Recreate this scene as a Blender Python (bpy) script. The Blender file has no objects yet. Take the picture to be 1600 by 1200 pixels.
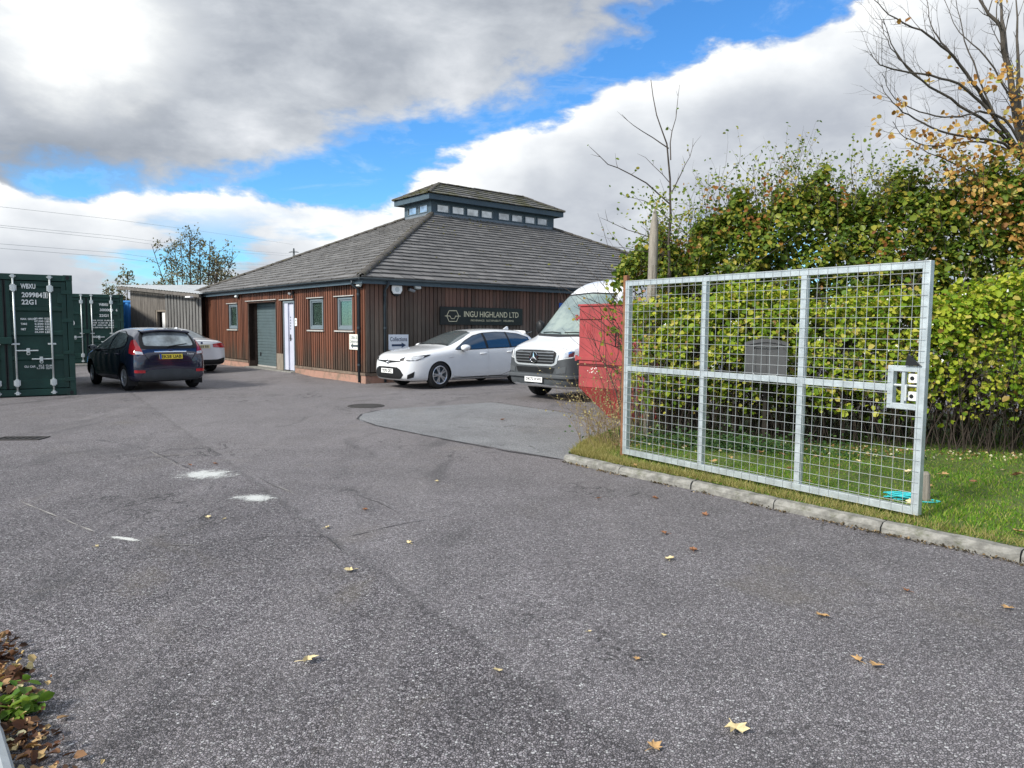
import bpy, bmesh, math, random
import numpy as np
from math import radians as R_, sin, cos, pi, atan2, sqrt, hypot
from mathutils import Vector as V, Matrix as M4
from mathutils.bvhtree import BVHTree

random.seed(7); rng = np.random.default_rng(7)
S = bpy.context.scene
COL = S.collection

# ------------------------------------------------------------------ camera
H = 1.55
cam = bpy.data.cameras.new('camera'); camo = bpy.data.objects.new('camera', cam); COL.objects.link(camo)
cam.sensor_width = 36; cam.lens = 36 * 1125.4 / 1600; cam.clip_start = .05; cam.clip_end = 5000
camo.matrix_world = M4.Translation((0, 0, H)) @ M4.Rotation(pi/2 - .079, 4, 'X') @ M4.Rotation(.0072, 4, 'Z')
S.camera = camo
S.view_settings.view_transform = 'Standard'; S.view_settings.look = 'None'
S.view_settings.exposure = EXPO = 0.60; S.view_settings.gamma = 1

# ------------------------------------------------------------------ sun
SUN_AZ, SUN_EL = R_(-128), R_(36)          # azimuth from +Y towards +X
sl = bpy.data.lights.new('sun', 'SUN'); sl.energy = 3.3; sl.angle = R_(10); sl.color = (1, .955, .88)
so = bpy.data.objects.new('sun', sl); COL.objects.link(so)
sd = V((sin(SUN_AZ)*cos(SUN_EL), cos(SUN_AZ)*cos(SUN_EL), sin(SUN_EL)))
so.rotation_euler = (-sd).to_track_quat('-Z', 'Y').to_euler(); so.location = (-20, -10, 30)

# ------------------------------------------------------------------ node helper
class NT:
    def __init__(s, tree): s.t = tree; s.n = tree.nodes; s.l = tree.links
    def add(s, typ, **kw):
        n = s.n.new(typ)
        for k, v in kw.items(): setattr(n, k, v)
        return n
    def put(s, sock, v):
        if isinstance(v, bpy.types.NodeSocket): s.l.new(v, sock)
        elif v is not None:
            try: sock.default_value = v
            except Exception: sock.default_value = tuple(v) + (1,)
    def math(s, op, a, b=None, c=None, clamp=False):
        n = s.add('ShaderNodeMath', operation=op, use_clamp=clamp)
        s.put(n.inputs[0], a); s.put(n.inputs[1], b)
        if c is not None: s.put(n.inputs[2], c)
        return n.outputs[0]
    def mix(s, f, a, b, typ='MIX'):
        n = s.add('ShaderNodeMix', data_type='RGBA', blend_type=typ)
        s.put(n.inputs[0], f); s.put(n.inputs[6], a); s.put(n.inputs[7], b)
        return n.outputs[2]
    def ramp(s, f, stops, interp='LINEAR'):
        n = s.add('ShaderNodeValToRGB'); cr = n.color_ramp; cr.interpolation = interp
        while len(cr.elements) < len(stops): cr.elements.new(1)
        for e, (p, c) in zip(cr.elements, stops):
            e.position = p; e.color = (c, c, c, 1) if isinstance(c, (int, float)) else tuple(c) + (1,)
        s.put(n.inputs[0], f); return n.outputs[0]
    def sstep(s, x, a, b):
        n = s.add('ShaderNodeMapRange', interpolation_type='SMOOTHSTEP')
        s.put(n.inputs[0], x); s.put(n.inputs[1], a); s.put(n.inputs[2], b); return n.outputs[0]
    def noise(s, vec, scale, detail=4, rough=.55, dist=0., col=False):
        n = s.add('ShaderNodeTexNoise'); s.put(n.inputs['Vector'], vec)
        n.inputs['Scale'].default_value = scale; n.inputs['Detail'].default_value = detail
        n.inputs['Roughness'].default_value = rough; n.inputs['Distortion'].default_value = dist
        return n.outputs['Color' if col else 'Fac']
    def comb(s, x, y, z):
        n = s.add('ShaderNodeCombineXYZ')
        for i, v in enumerate((x, y, z)): s.put(n.inputs[i], v)
        return n.outputs[0]
    def vmul(s, v, m):
        n = s.add('ShaderNodeVectorMath', operation='MULTIPLY'); s.put(n.inputs[0], v); n.inputs[1].default_value = m
        return n.outputs[0]

# ------------------------------------------------------------------ sky: physical sky + cloud decks laid out by azimuth / elevation
W = bpy.data.worlds.new('World'); S.world = W; W.use_nodes = True
nt = NT(W.node_tree); nt.n.clear()
out = nt.add('ShaderNodeOutputWorld')
sky = nt.add('ShaderNodeTexSky', sky_type='NISHITA'); sky.sun_disc = False
sky.sun_elevation = SUN_EL; sky.sun_rotation = SUN_AZ; sky.altitude = 50; sky.air_density = 1; sky.dust_density = .3; sky.ozone_density = 2.2
geo = nt.add('ShaderNodeNewGeometry'); dirv = nt.add('ShaderNodeTexCoord').outputs['Generated']
sep = nt.add('ShaderNodeSeparateXYZ'); nt.put(sep.inputs[0], dirv)
dx, dy, dz = sep.outputs
az = nt.math('MULTIPLY', nt.math('ARCTAN2', dx, dy), 180/pi)
el = nt.math('MULTIPLY', nt.math('ARCSINE', dz), 180/pi)
flat = nt.vmul(dirv, (1, 1, 2.1))
n1 = nt.noise(flat, 4.2, 9, .56, .25); n2 = nt.noise(flat, 11, 8, .58, .2); n3 = nt.noise(nt.vmul(dirv, (1, 1, 3.2)), 2.3, 8, .56, .6)
n4 = nt.noise(nt.vmul(dirv, (1, 1, 1.4)), 7, 6, .5, .0)
A01 = nt.math('DIVIDE', nt.math('ADD', az, 60), 120)             # azimuth -60..60 -> 0..1
def curve(pts):                                                   # (azimuth, elevation) -> elevation/50 ramp
    return nt.math('MULTIPLY', nt.ramp(A01, [((a+60)/120, e/50) for a, e in pts]), 50)
def c0(n, k): return nt.math('MULTIPLY', nt.math('SUBTRACT', n, .5), k)
# lower edge of the high grey deck
lowA = curve([(-60, 7), (-36, 5.6), (-29, 6.2), (-25.5, 7.4), (-21, 9.8), (-13, 13.4), (-5, 15.6), (3, 18), (11, 21), (18, 24.5), (24, 29), (40, 38), (60, 42)])
dA = nt.math('ADD', nt.math('SUBTRACT', el, lowA), nt.math('ADD', c0(n1, 15), c0(n2, 8)))
mA = nt.sstep(dA, -.9, 2.5)
# top edge of the cumulus bank
topB = curve([(-60, 7), (-37, 9.2), (-31, 10.2), (-25, 10.4), (-18, 10.0), (-10, 9.6), (-8.2, 10.6), (-6, 13), (0, 14.5), (4, 15.6), (8, 18), (15, 20.5), (22, 21.8), (28, 24), (40, 26), (60, 24)])
dB = nt.math('ADD', nt.math('SUBTRACT', topB, el), nt.math('ADD', c0(n1, 7), c0(n2, 5.5)))
mB = nt.sstep(dB, -.25, 1.0)
hole = nt.sstep(nt.math('ADD', n3, c0(n1, .35)), .52, .60)                                      # holes low in the bank
mB = nt.math('MULTIPLY', mB, nt.math('SUBTRACT', 1, nt.math('MULTIPLY', hole, nt.sstep(el, 9.5, 4.5))))
# thin veil in the blue band
veil = nt.math('MULTIPLY', nt.sstep(nt.noise(nt.vmul(dirv, (1, 1, 4.)), 5.5, 9, .62, .8), .54, .80), .40)
# deck colours: grey belly, brighter breaks ; bank: white crowns, grey belly
tA = nt.math('ADD', nt.math('ADD', nt.math('MULTIPLY', n3, .5), nt.math('MULTIPLY', n1, .4)), nt.math('ADD', nt.math('MULTIPLY', n2, .25), -.085))
colA = nt.ramp(tA, [(.33, (.215, .24, .28)), (.43, (.30, .325, .365)), (.51, (.40, .425, .46)), (.59, (.52, .54, .57)), (.68, (.72, .73, .73))])
glow_d = nt.math('SQRT', nt.math('ADD', nt.math('POWER', nt.math('DIVIDE', nt.math('ADD', az, 30.5), 8), 2), nt.math('POWER', nt.math('DIVIDE', nt.math('SUBTRACT', el, 18.5), 6), 2)))
colA = nt.mix(nt.math('MULTIPLY', nt.sstep(nt.math('ADD', glow_d, nt.math('ADD', c0(n1, 1.1), c0(n2, .9))), .95, .1), .85), colA, (.86, .87, .85, 1))
tB = nt.math('ADD', nt.math('MULTIPLY', nt.sstep(dB, 7.5, .5), .55), nt.math('ADD', nt.math('ADD', c0(n4, 1.1), c0(n2, .7)), .25))
colB = nt.ramp(tB, [(.10, (.34, .365, .41)), (.40, (.46, .485, .52)), (.66, (.62, .64, .66)), (.92, (.82, .82, .80))])
skyc = nt.add('ShaderNodeHueSaturation'); nt.put(skyc.inputs['Color'], sky.outputs[0]); skyc.inputs['Saturation'].default_value = 1.12; skyc.inputs['Value'].default_value = 1.0
bg0 = nt.add('ShaderNodeBackground'); nt.put(bg0.inputs[0], nt.mix(1, skyc.outputs[0], (.46, .80, 1.05, 1), 'MULTIPLY')); bg0.inputs[1].default_value = .13
cl = nt.mix(mB, nt.mix(0., colA, colA), colB)
cl = nt.mix(nt.math('MULTIPLY', mA, nt.math('SUBTRACT', 1, mB)), cl, colA)
cover = nt.math('MAXIMUM', nt.math('MAXIMUM', mA, mB), veil, clamp=True)
cover = nt.math('MULTIPLY', cover, nt.sstep(el, -2, 0))
cl = nt.mix(nt.sstep(nt.math('MAXIMUM', mA, mB), .0, .25), (.66, .70, .74, 1), cl)
dp = nt.add('ShaderNodeVectorMath', operation='DOT_PRODUCT'); nt.put(dp.inputs[0], dirv); dp.inputs[1].default_value = tuple(sd)
lit = nt.math('ADD', 1, nt.math('MULTIPLY', nt.sstep(dp.outputs['Value'], -.05, .85), .65))         # clouds glow towards the veiled sun
cl = nt.mix(1, cl, nt.comb(lit, lit, lit), 'MULTIPLY')
bg1 = nt.add('ShaderNodeBackground'); nt.put(bg1.inputs[0], cl); bg1.inputs[1].default_value = 1.0
ms = nt.add('ShaderNodeMixShader'); nt.put(ms.inputs[0], cover); nt.l.new(bg0.outputs[0], ms.inputs[1]); nt.l.new(bg1.outputs[0], ms.inputs[2])
nt.l.new(ms.outputs[0], out.inputs[0])

# ------------------------------------------------------------------ pixel -> world (used once, to find where things stand)
def ray(px, py):
    U, Vv = px-800, py-600; c, s = cos(.0072), sin(.0072)
    u = U*c + Vv*s; v = -U*s + Vv*c; d = (u/1125.4, -v/1125.4); cp, sp = cos(.079), sin(.079)
    return V((d[0], cp + d[1]*sp, -sp + d[1]*cp))
def gnd(px, py, z=0.):
    d = ray(px, py); t = (z-H)/d.z; return V((0, 0, H)) + d*t
def at(px, py, Y):
    d = ray(px, py); return V((0, 0, H)) + d*(Y/d.y)

# ------------------------------------------------------------------ materials
MATS = {}
def base_mat(name):
    m = bpy.data.materials.new(name); m.use_nodes = True; t = NT(m.node_tree)
    b = t.n['Principled BSDF']; MATS[name] = m
    return m, t, b
def mat(name, col, rough=.6, metal=0., var=.12, scale=6., bump=0., bscale=60., coat=0., spec=.32, dirt=None, stretch=(1, 1, 1), rvar=0.):
    """plain surface with procedural colour variation, optional dirt colour and bump"""
    if name in MATS: return MATS[name]
    m, t, b = base_mat(name)
    p = t.vmul(t.add('ShaderNodeTexCoord').outputs['Object'], stretch)
    n = t.noise(p, scale, 6, .6)
    c = t.mix(t.sstep(n, .25, .75), tuple(x*(1-var) for x in col) + (1,), tuple(min(1, x*(1+var)) for x in col) + (1,))
    if dirt:
        c = t.mix(t.math('MULTIPLY', t.sstep(t.noise(p, scale*.6, 9, .68, .6), .52, .74), dirt[1]), c, dirt[0] + (1,))
    t.put(b.inputs['Base Color'], c); b.inputs['Metallic'].default_value = metal
    if rvar: t.put(b.inputs['Roughness'], t.math('ADD', rough-rvar/2, t.math('MULTIPLY', n, rvar)))
    else: b.inputs['Roughness'].default_value = rough
    b.inputs['Coat Weight'].default_value = coat; b.inputs['Coat Roughness'].default_value = .03; b.inputs['Specular IOR Level'].default_value = spec
    if bump:
        bn = t.add('ShaderNodeBump'); bn.inputs['Strength'].default_value = bump; bn.inputs['Distance'].default_value = .01
        t.put(bn.inputs['Height'], t.noise(p, bscale, 6, .6)); t.l.new(bn.outputs[0], b.inputs['Normal'])
    return m
def leafmat(name, stops, trans=.35, rough=.5):
    m, t, b = base_mat(name)
    g = t.add('ShaderNodeNewGeometry').outputs['Random Per Island']
    c = t.ramp(g, stops); b.inputs['Roughness'].default_value = rough; t.put(b.inputs['Base Color'], c)
    b.inputs['Specular IOR Level'].default_value = .18
    tr = t.add('ShaderNodeBsdfTranslucent'); t.put(tr.inputs[0], t.mix(1, c, (1.25, 1.2, .6, 1), 'MULTIPLY'))
    mx = t.add('ShaderNodeMixShader'); mx.inputs[0].default_value = trans
    t.l.new(b.outputs[0], mx.inputs[1]); t.l.new(tr.outputs[0], mx.inputs[2]); t.l.new(mx.outputs[0], t.n['Material Output'].inputs[0])
    return m

# ------------------------------------------------------------------ mesh builder
class MB:
    def __init__(s): s.v = []; s.f = []
    def poly(s, pts):
        n = len(s.v); s.v += [tuple(p) for p in pts]; s.f.append(tuple(range(n, n+len(pts)))); return s
    def box(s, x0, x1, y0, y1, z0, z1, mx=None):
        c = [(x0,y0,z0),(x1,y0,z0),(x1,y1,z0),(x0,y1,z0),(x0,y0,z1),(x1,y0,z1),(x1,y1,z1),(x0,y1,z1)]
        if mx is not None: c = [tuple(mx @ V(p)) for p in c]
        n = len(s.v); s.v += c
        s.f += [tuple(n+i for i in q) for q in ((0,3,2,1),(4,5,6,7),(0,1,5,4),(1,2,6,5),(2,3,7,6),(3,0,4,7))]; return s
    def tube(s, pts, rad, n=8, cap=True):
        pts = [V(p) for p in pts]; k = len(pts)
        if not hasattr(rad, '__len__'): rad = [rad]*k
        rings = []; up = None
        for i, p in enumerate(pts):
            d = (pts[min(i+1, k-1)] - pts[max(i-1, 0)]).normalized()
            if up is None: up = V((0, 0, 1)) if abs(d.z) < .9 else V((1, 0, 0))
            a = d.cross(up)
            if a.length < 1e-4: a = d.cross(V((.3, 1, .2)))
            a.normalize(); b = a.cross(d).normalized(); up = b
            st = len(s.v)
            for j in range(n):
                t = 2*pi*j/n; q = p + (a*cos(t) + b*sin(t))*rad[i]; s.v.append(tuple(q))
            rings.append(st)
        for i in range(k-1):
            for j in range(n):
                s.f.append((rings[i]+j, rings[i]+(j+1) % n, rings[i+1]+(j+1) % n, rings[i+1]+j))
        if cap:
            s.f.append(tuple(rings[0]+j for j in range(n))[::-1]); s.f.append(tuple(rings[-1]+j for j in range(n)))
        return s
    def grid(s, rows, close=False):
        n = len(s.v); c = len(rows[0])
        for r in rows: s.v += [tuple(p) for p in r]
        for i in range(len(rows)-1):
            for j in range(c-1 + (1 if close else 0)):
                s.f.append((n+i*c+j, n+i*c+(j+1) % c, n+(i+1)*c+(j+1) % c, n+(i+1)*c+j))
        return s
    def prism(s, poly, z0, z1, mx=None):
        k = len(poly); n = len(s.v)
        pp = [(p[0], p[1], z0) for p in poly] + [(p[0], p[1], z1) for p in poly]
        if mx is not None: pp = [tuple(mx @ V(p)) for p in pp]
        s.v += pp; s.f.append(tuple(range(n, n+k))[::-1]); s.f.append(tuple(range(n+k, n+2*k)))
        for i in range(k): s.f.append((n+i, n+(i+1) % k, n+k+(i+1) % k, n+k+i))
        return s
    def lathe(s, prof, n=24, mx=None):           # prof: (r, h) about local z
        rows = [[(r*cos(2*pi*j/n), r*sin(2*pi*j/n), h) for j in range(n)] for r, h in prof]
        if mx is not None: rows = [[tuple(mx @ V(p)) for p in r] for r in rows]
        return s.grid(rows, True)
    def build(s, name, m, parent=None, smooth=False, bevel=0., sub=0, normals=True):
        me = bpy.data.meshes.new(name); me.from_pydata(s.v, [], s.f); me.materials.append(m)
        if normals:
            b = bmesh.new(); b.from_mesh(me); bmesh.ops.recalc_face_normals(b, faces=b.faces); b.to_mesh(me); b.free()
        if smooth: me.polygons.foreach_set('use_smooth', [True]*len(me.polygons))
        o = bpy.data.objects.new(name, me); COL.objects.link(o)
        if parent is not None: o.parent = parent
        if bevel:
            md = o.modifiers.new('bevel', 'BEVEL'); md.width = bevel; md.segments = 2; md.limit_method = 'ANGLE'; md.angle_limit = R_(40); md.harden_normals = False
        if sub:
            md = o.modifiers.new('sub', 'SUBSURF'); md.levels = md.render_levels = sub
        return o
def tag(o, label=None, cat=None, group=None, kind=None):
    for k, v in (('label', label), ('category', cat), ('group', group), ('kind', kind)):
        if v: o[k] = v
    return o
def thing(name, label, cat, loc=(0, 0, 0), rz=0., group=None):
    o = bpy.data.objects.new(name, None); COL.objects.link(o); o.location = loc; o.rotation_euler = (0, 0, rz); o.empty_display_size = .2
    return tag(o, label, cat, group)
def fast_mesh(name, verts, faces4, m, parent=None, smooth=False):
    verts = np.asarray(verts, np.float32).reshape(-1, 3); faces4 = np.asarray(faces4, np.int32)
    k = faces4.shape[1]; me = bpy.data.meshes.new(name)
    me.vertices.add(len(verts)); me.vertices.foreach_set('co', verts.ravel())
    me.loops.add(faces4.size); me.loops.foreach_set('vertex_index', faces4.ravel())
    me.polygons.add(len(faces4)); me.polygons.foreach_set('loop_start', np.arange(0, faces4.size, k, dtype=np.int32))
    me.polygons.foreach_set('loop_total', np.full(len(faces4), k, np.int32))
    me.materials.append(m); me.update(calc_edges=True)
    if smooth: me.polygons.foreach_set('use_smooth', [True]*len(me.polygons))
    o = bpy.data.objects.new(name, me); COL.objects.link(o)
    if parent is not None: o.parent = parent
    return o
def evalmesh(o):
    dg = bpy.context.evaluated_depsgraph_get(); me = bpy.data.meshes.new_from_object(o.evaluated_get(dg)); return me
def apply_mods(o):
    me = evalmesh(o); o.modifiers.clear(); o.data = me
def text(name, s, m, parent, mx, w=None, h=None, depth=.002, bold=0., spacing=1., res=3):
    """lettering: flat text centred on the local origin, fitted to w x h, put in place by matrix mx"""
    cu = bpy.data.curves.new(name, 'FONT'); cu.body = s; cu.size = 1; cu.extrude = 0; cu.offset = bold; cu.align_x = 'CENTER'; cu.resolution_u = res; cu.space_character = spacing
    t = bpy.data.objects.new(name, cu); COL.objects.link(t); me = evalmesh(t); bpy.data.objects.remove(t)
    co = np.zeros(len(me.vertices)*3, np.float32); me.vertices.foreach_get('co', co); co = co.reshape(-1, 3)
    lo, hi = co.min(0), co.max(0); sz = hi-lo
    k = [1, 1]
    if w: k[0] = w/sz[0]
    if h: k[1] = h/sz[1]
    if w and not h: k[1] = k[0]
    if h and not w: k[0] = k[1]
    co[:, 0] = (co[:, 0]-(lo[0]+hi[0])/2)*k[0]; co[:, 1] = (co[:, 1]-(lo[1]+hi[1])/2)*k[1]; co[:, 2] = depth
    me.vertices.foreach_set('co', co.ravel()); me.transform(mx); me.materials.clear(); me.materials.append(m); me.update()
    o = bpy.data.objects.new(name, me); COL.objects.link(o); o.parent = parent
    return o
def frame_mx(o, x, y):                            # matrix with local x, y axes and origin o
    x = V(x).normalized(); y = V(y).normalized(); z = x.cross(y)
    return M4(((x.x, y.x, z.x, o[0]), (x.y, y.y, z.y, o[1]), (x.z, y.z, z.z, o[2]), (0, 0, 0, 1)))
# ------------------------------------------------------------------ shared materials
galv = mat('galvanised_steel', (.50, .55, .565), .42, .55, .16, 9, .15, 40, rvar=.25)
darkmetal = mat('dark_grey_metal', (.06, .085, .105), .45, .0, .15, 5)
black = mat('black_plastic', (.012, .013, .014), .45, 0, .2, 8)
rubber = mat('tyre_rubber', (.018, .018, .019), .8, 0, .25, 14, .3, 60)
white_p = mat('white_gloss_plastic', (.80, .81, .80), .35, 0, .04, 3)
whitelet = mat('white_lettering', (.78, .80, .78), .6, 0, .12, 30)
concrete = mat('weathered_concrete', (.225, .22, .20), .92, 0, .4, 11, 1., 55, dirt=((.085, .095, .045), .85))
alloy = mat('alloy_rim', (.55, .56, .58), .3, .8, .08, 5)
chrome = mat('chrome_trim', (.75, .76, .78), .12, 1., .03, 5)
blackink = mat('black_ink', (.01, .01, .012), .6, 0, .1, 20)

# ------------------------------------------------------------------ ground
def asphalt_mat(name, lo, hi, tint, brown=.25, scale=105, gap=.55, far_pale=.2):
    m, t, b = base_mat(name)
    pos = t.add('ShaderNodeNewGeometry').outputs['Position']
    vo = t.add('ShaderNodeTexVoronoi', feature='F1'); t.put(vo.inputs['Vector'], pos); vo.inputs['Scale'].default_value = scale
    v2 = t.add('ShaderNodeTexVoronoi', feature='DISTANCE_TO_EDGE'); t.put(v2.inputs['Vector'], pos); v2.inputs['Scale'].default_value = scale
    rs = t.add('ShaderNodeSeparateColor'); t.put(rs.inputs[0], vo.outputs['Color'])
    stone = t.ramp(rs.outputs[0], [(0., tuple(lo*c*.75 for c in tint)), (.45, tuple((lo*.5+hi*.5)*c for c in tint)), (.86, tuple(hi*c for c in tint)), (.985, tuple(hi*1.35*c for c in (1, 1, 1))), (1., (hi*1.9,)*3)])
    edge = t.sstep(v2.outputs['Distance'], .0, .16)
    c = t.mix(t.math('MULTIPLY', t.math('SUBTRACT', 1, edge), gap), stone, tuple(lo*.28*x for x in tint) + (1,))
    # stones missing from the surface: dark pits in drifts
    pit = t.math('MULTIPLY', t.sstep(t.noise(pos, 48, 3, .6), .50, .66), t.sstep(t.noise(pos, 1.3, 6, .6), .36, .66))
    c = t.mix(t.math('MULTIPLY', pit, .72), c, tuple(lo*.3*x for x in tint) + (1,))
    big = t.noise(pos, .33, 7, .6, .5); med = t.noise(pos, 1.9, 6, .62, .3)
    k = t.math('MULTIPLY', t.math('ADD', .52, t.math('MULTIPLY', big, .96)), t.math('ADD', .70, t.math('MULTIPLY', med, .6)))
    c = t.mix(1, c, t.comb(k, k, k), 'MULTIPLY')
    c = t.mix(t.math('MULTIPLY', t.sstep(t.noise(pos, .75, 8, .66, .8), .55, .72), brown), c, (.16, .135, .085, 1))
    ln = lambda a, b_: t.math('ADD', t.math('ADD', t.math('MULTIPLY', sx, a), t.math('MULTIPLY', sy, b_[0])), b_[1])
    sp = t.add('ShaderNodeSeparateXYZ'); t.put(sp.inputs[0], pos); sx, sy = sp.outputs[0], sp.outputs[1]
    # resurfacing joint running down the drive: older, paler surface to its right
    j0, j1 = gnd(505, 832), gnd(1010, 1200); jd = (j1-j0).normalized(); jn = V((jd.y, -jd.x)) if True else 0
    jn = jn if jn.x > 0 else -jn
    side = t.math('ADD', ln(jn.x, (jn.y, -(jn.x*j0.x + jn.y*j0.y))), t.math('MULTIPLY', t.math('SUBTRACT', t.noise(pos, 3, 5, .6), .5), .25))
    c = t.mix(t.math('MULTIPLY', t.sstep(side, -.02, .06), .16), c, (.30, .285, .295, 1))
    c = t.mix(t.math('MULTIPLY', t.sstep(t.math('ABSOLUTE', side), .05, .0), .28), c, (lo*.4, lo*.4, lo*.42, 1))
    far = t.sstep(t.math('ADD', sy, t.math('MULTIPLY', t.math('SUBTRACT', t.noise(pos, .4, 5, .6), .5), 8)), 5, 12)
    c = t.mix(t.math('MULTIPLY', far, far_pale), c, (.33, .30, .285, 1))                                            # paler, warmer tone towards the far end of the yard
    trk = t.noise(t.vmul(pos, (1.3, .12, 1)), 1.1, 5, .6, .6)
    c = t.mix(t.math('MULTIPLY', t.sstep(trk, .52, .70), .22), c, (.32, .30, .30, 1))                         # tyre polished streaks
    ck = t.math('ABSOLUTE', t.math('SUBTRACT', t.noise(t.vmul(pos, (1, .8, 1)), 2.1, 7, .62, .9), .5))
    ckm = t.math('MULTIPLY', t.sstep(ck, .017, .004), t.sstep(t.noise(pos, .42, 5, .6), .52, .62))
    c = t.mix(t.math('MULTIPLY', ckm, .75), c, (lo*.16, lo*.16, lo*.17, 1))                                   # fine ragged cracking
    dk = t.math('MULTIPLY', t.sstep(t.noise(t.vmul(pos, (1, .45, 1)), .9, 7, .62, 1.), .54, .7), .42)
    c = t.mix(dk, c, (lo*.5, lo*.5, lo*.52, 1))
    t.put(b.inputs['Base Color'], c); t.put(b.inputs['Roughness'], t.math('ADD', .55, t.math('MULTIPLY', rs.outputs[1], .35))); b.inputs['Specular IOR Level'].default_value = .45
    bn = t.add('ShaderNodeBump'); bn.inputs['Strength'].default_value = 1.; bn.inputs['Distance'].default_value = .006
    hgt = t.math('SUBTRACT', t.math('ADD', t.math('MULTIPLY', edge, .6), t.math('MULTIPLY', rs.outputs[2], .5)), t.math('MULTIPLY', pit, .8))
    t.put(bn.inputs['Height'], hgt); t.l.new(bn.outputs[0], b.inputs['Normal'])
    return m
asph = asphalt_mat('asphalt', .088, .315, (1.045, .968, 1.025), .3, 92, .85)
asph2 = asphalt_mat('patch_asphalt', .20, .36, (.95, 1., 1.04), .2, 120, .4, .05)
def sheet(name, pts, z, m, kind='structure'):
    o = MB().poly([(p[0], p[1], z) for p in pts]).build(name, m, normals=False)
    if o.data.polygons[0].normal.z < 0: o.data.flip_normals()
    return tag(o, kind=kind)
field = mat('field_grass', (.06, .10, .03), .95, 0, .4, .3)
sheet('terrain', [(-900, -400), (900, -400), (900, 1500), (-900, 1500)], -.012, field)
sheet('yard', [(-45, -14), (30, -14), (30, 50), (-45, 50)], 0, asph)
sheet('asphalt_patch', [gnd(*p) for p in ((558, 655), (566, 647), (600, 640), (690, 634), (770, 629), (960, 656), (1010, 664), (955, 730), (880, 718), (700, 687), (590, 665), (566, 659))], .004, asph2)
# dark sealed edge of the patch
bit = mat('bitumen_seal', (.045, .045, .048), .6, 0, .3, 20)
def line_strip(name, pts, w, z, m, jit=.0, kind='structure'):
    q = []
    for a, b_ in zip(pts[:-1], pts[1:]):
        n = max(2, int((b_-a).length/.12))
        q += [a.lerp(b_, i/n) for i in range(n)]
    q.append(pts[-1]); L_, R2 = [], []
    for i, p in enumerate(q):
        d = (q[min(i+1, len(q)-1)] - q[max(i-1, 0)]).normalized(); nn = V((-d.y, d.x, 0)); off = nn*random.uniform(-jit, jit); ww = w*random.choice((.12, .3, .5, .6, .75, .9))
        if i in (0, len(q)-1): ww *= .15
        L_.append((p+off+nn*ww/2).xy.to_tuple() + (z,)); R2.append((p+off-nn*ww/2).xy.to_tuple() + (z,))
    o = MB().grid([L_, R2]).build(name, m, normals=False)
    if o.data.polygons[0].normal.z < 0: o.data.flip_normals()
    return tag(o, kind=kind)
line_strip('patch_joint', [gnd(*p) for p in ((600, 640), (566, 647), (558, 655), (590, 666), (700, 688), (790, 705), (880, 719))], .05, .008, bit, .008)
line_strip('patch_joint', [gnd(*p) for p in ((770, 629), (860, 641), (960, 656))], .03, .008, bit, .008)
for pts, w in ((((205, 697), (245, 708), (300, 734)), .018), (((395, 742), (430, 760), (462, 772)), .02), (((540, 840), (580, 830), (640, 817), (668, 813)), .02),
               (((545, 768), (590, 785), (640, 812)), .014), (((0, 686), (70, 686), (150, 687), (205, 696)), .014), (((250, 852), (330, 853), (420, 838), (510, 840), (545, 868)), .012)):
    line_strip('asphalt_crack', [gnd(*p) for p in pts], w, .003, bit, .012)
lightseam = mat('pale_grit', (.30, .29, .27), .9, 0, .3, 30)
for pts, w in ((((30, 783), (90, 808), (150, 832)), .022), (((232, 704), (290, 734)), .012), (((425, 758), (465, 773)), .014), (((240, 850), (322, 853)), .012)):
    line_strip('grit_seam', [gnd(*p) for p in pts], w, .0045, lightseam, .006)
# worn white line, two pale stains
def worn(name, col, thr):
    m, t, b = base_mat(name); m.blend_method = 'HASHED' if hasattr(m, 'blend_method') else None
    tc = t.add('ShaderNodeTexCoord').outputs['Object']; pos = t.add('ShaderNodeNewGeometry').outputs['Position']
    ln = t.add('ShaderNodeVectorMath', operation='LENGTH'); t.put(ln.inputs[0], tc)
    f = t.math('ADD', t.math('SUBTRACT', 1, ln.outputs['Value']), t.math('ADD', t.math('MULTIPLY', t.math('SUBTRACT', t.noise(pos, 9, 6, .65), .5), 1.3), t.math('MULTIPLY', t.math('SUBTRACT', t.noise(pos, 75, 4, .6), .5), 1.3)))
    a = t.sstep(f, thr, thr+.55); b.inputs['Base Color'].default_value = col + (1,); b.inputs['Roughness'].default_value = .8
    tr = t.add('ShaderNodeBsdfTransparent'); mx = t.add('ShaderNodeMixShader'); t.put(mx.inputs[0], t.math('MULTIPLY', a, .85))
    t.l.new(tr.outputs[0], mx.inputs[1]); t.l.new(b.outputs[0], mx.inputs[2]); t.l.new(mx.outputs[0], t.n['Material Output'].inputs[0]); return m
stain_m = worn('pale_stain', (.60, .62, .60), .25)
def stain(name, c, u, w_, m, z=.006):
    u = V((u[0], u[1], 0)); w_ = V((w_[0], w_[1], 0))
    me = MB().poly([(-1.3, -1.3, 0), (1.3, -1.3, 0), (1.3, 1.3, 0), (-1.3, 1.3, 0)])
    o = me.build(name, m, normals=False); o.matrix_world = M4(((u.x, w_.x, 0, c.x), (u.y, w_.y, 0, c.y), (0, 0, 1, z), (0, 0, 0, 1)))
    return tag(o, kind='structure')
stain('pale_stain', gnd(322, 742), (.44, -.10), (.10, .36), stain_m)
stain('pale_stain', gnd(398, 779), (.30, -.05), (.07, .20), stain_m)
wl = worn('worn_line_paint', (.62, .63, .60), .05)
stain('worn_road_mark', gnd(196, 843), (.19, -.075), (.014, .034), wl)

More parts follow.
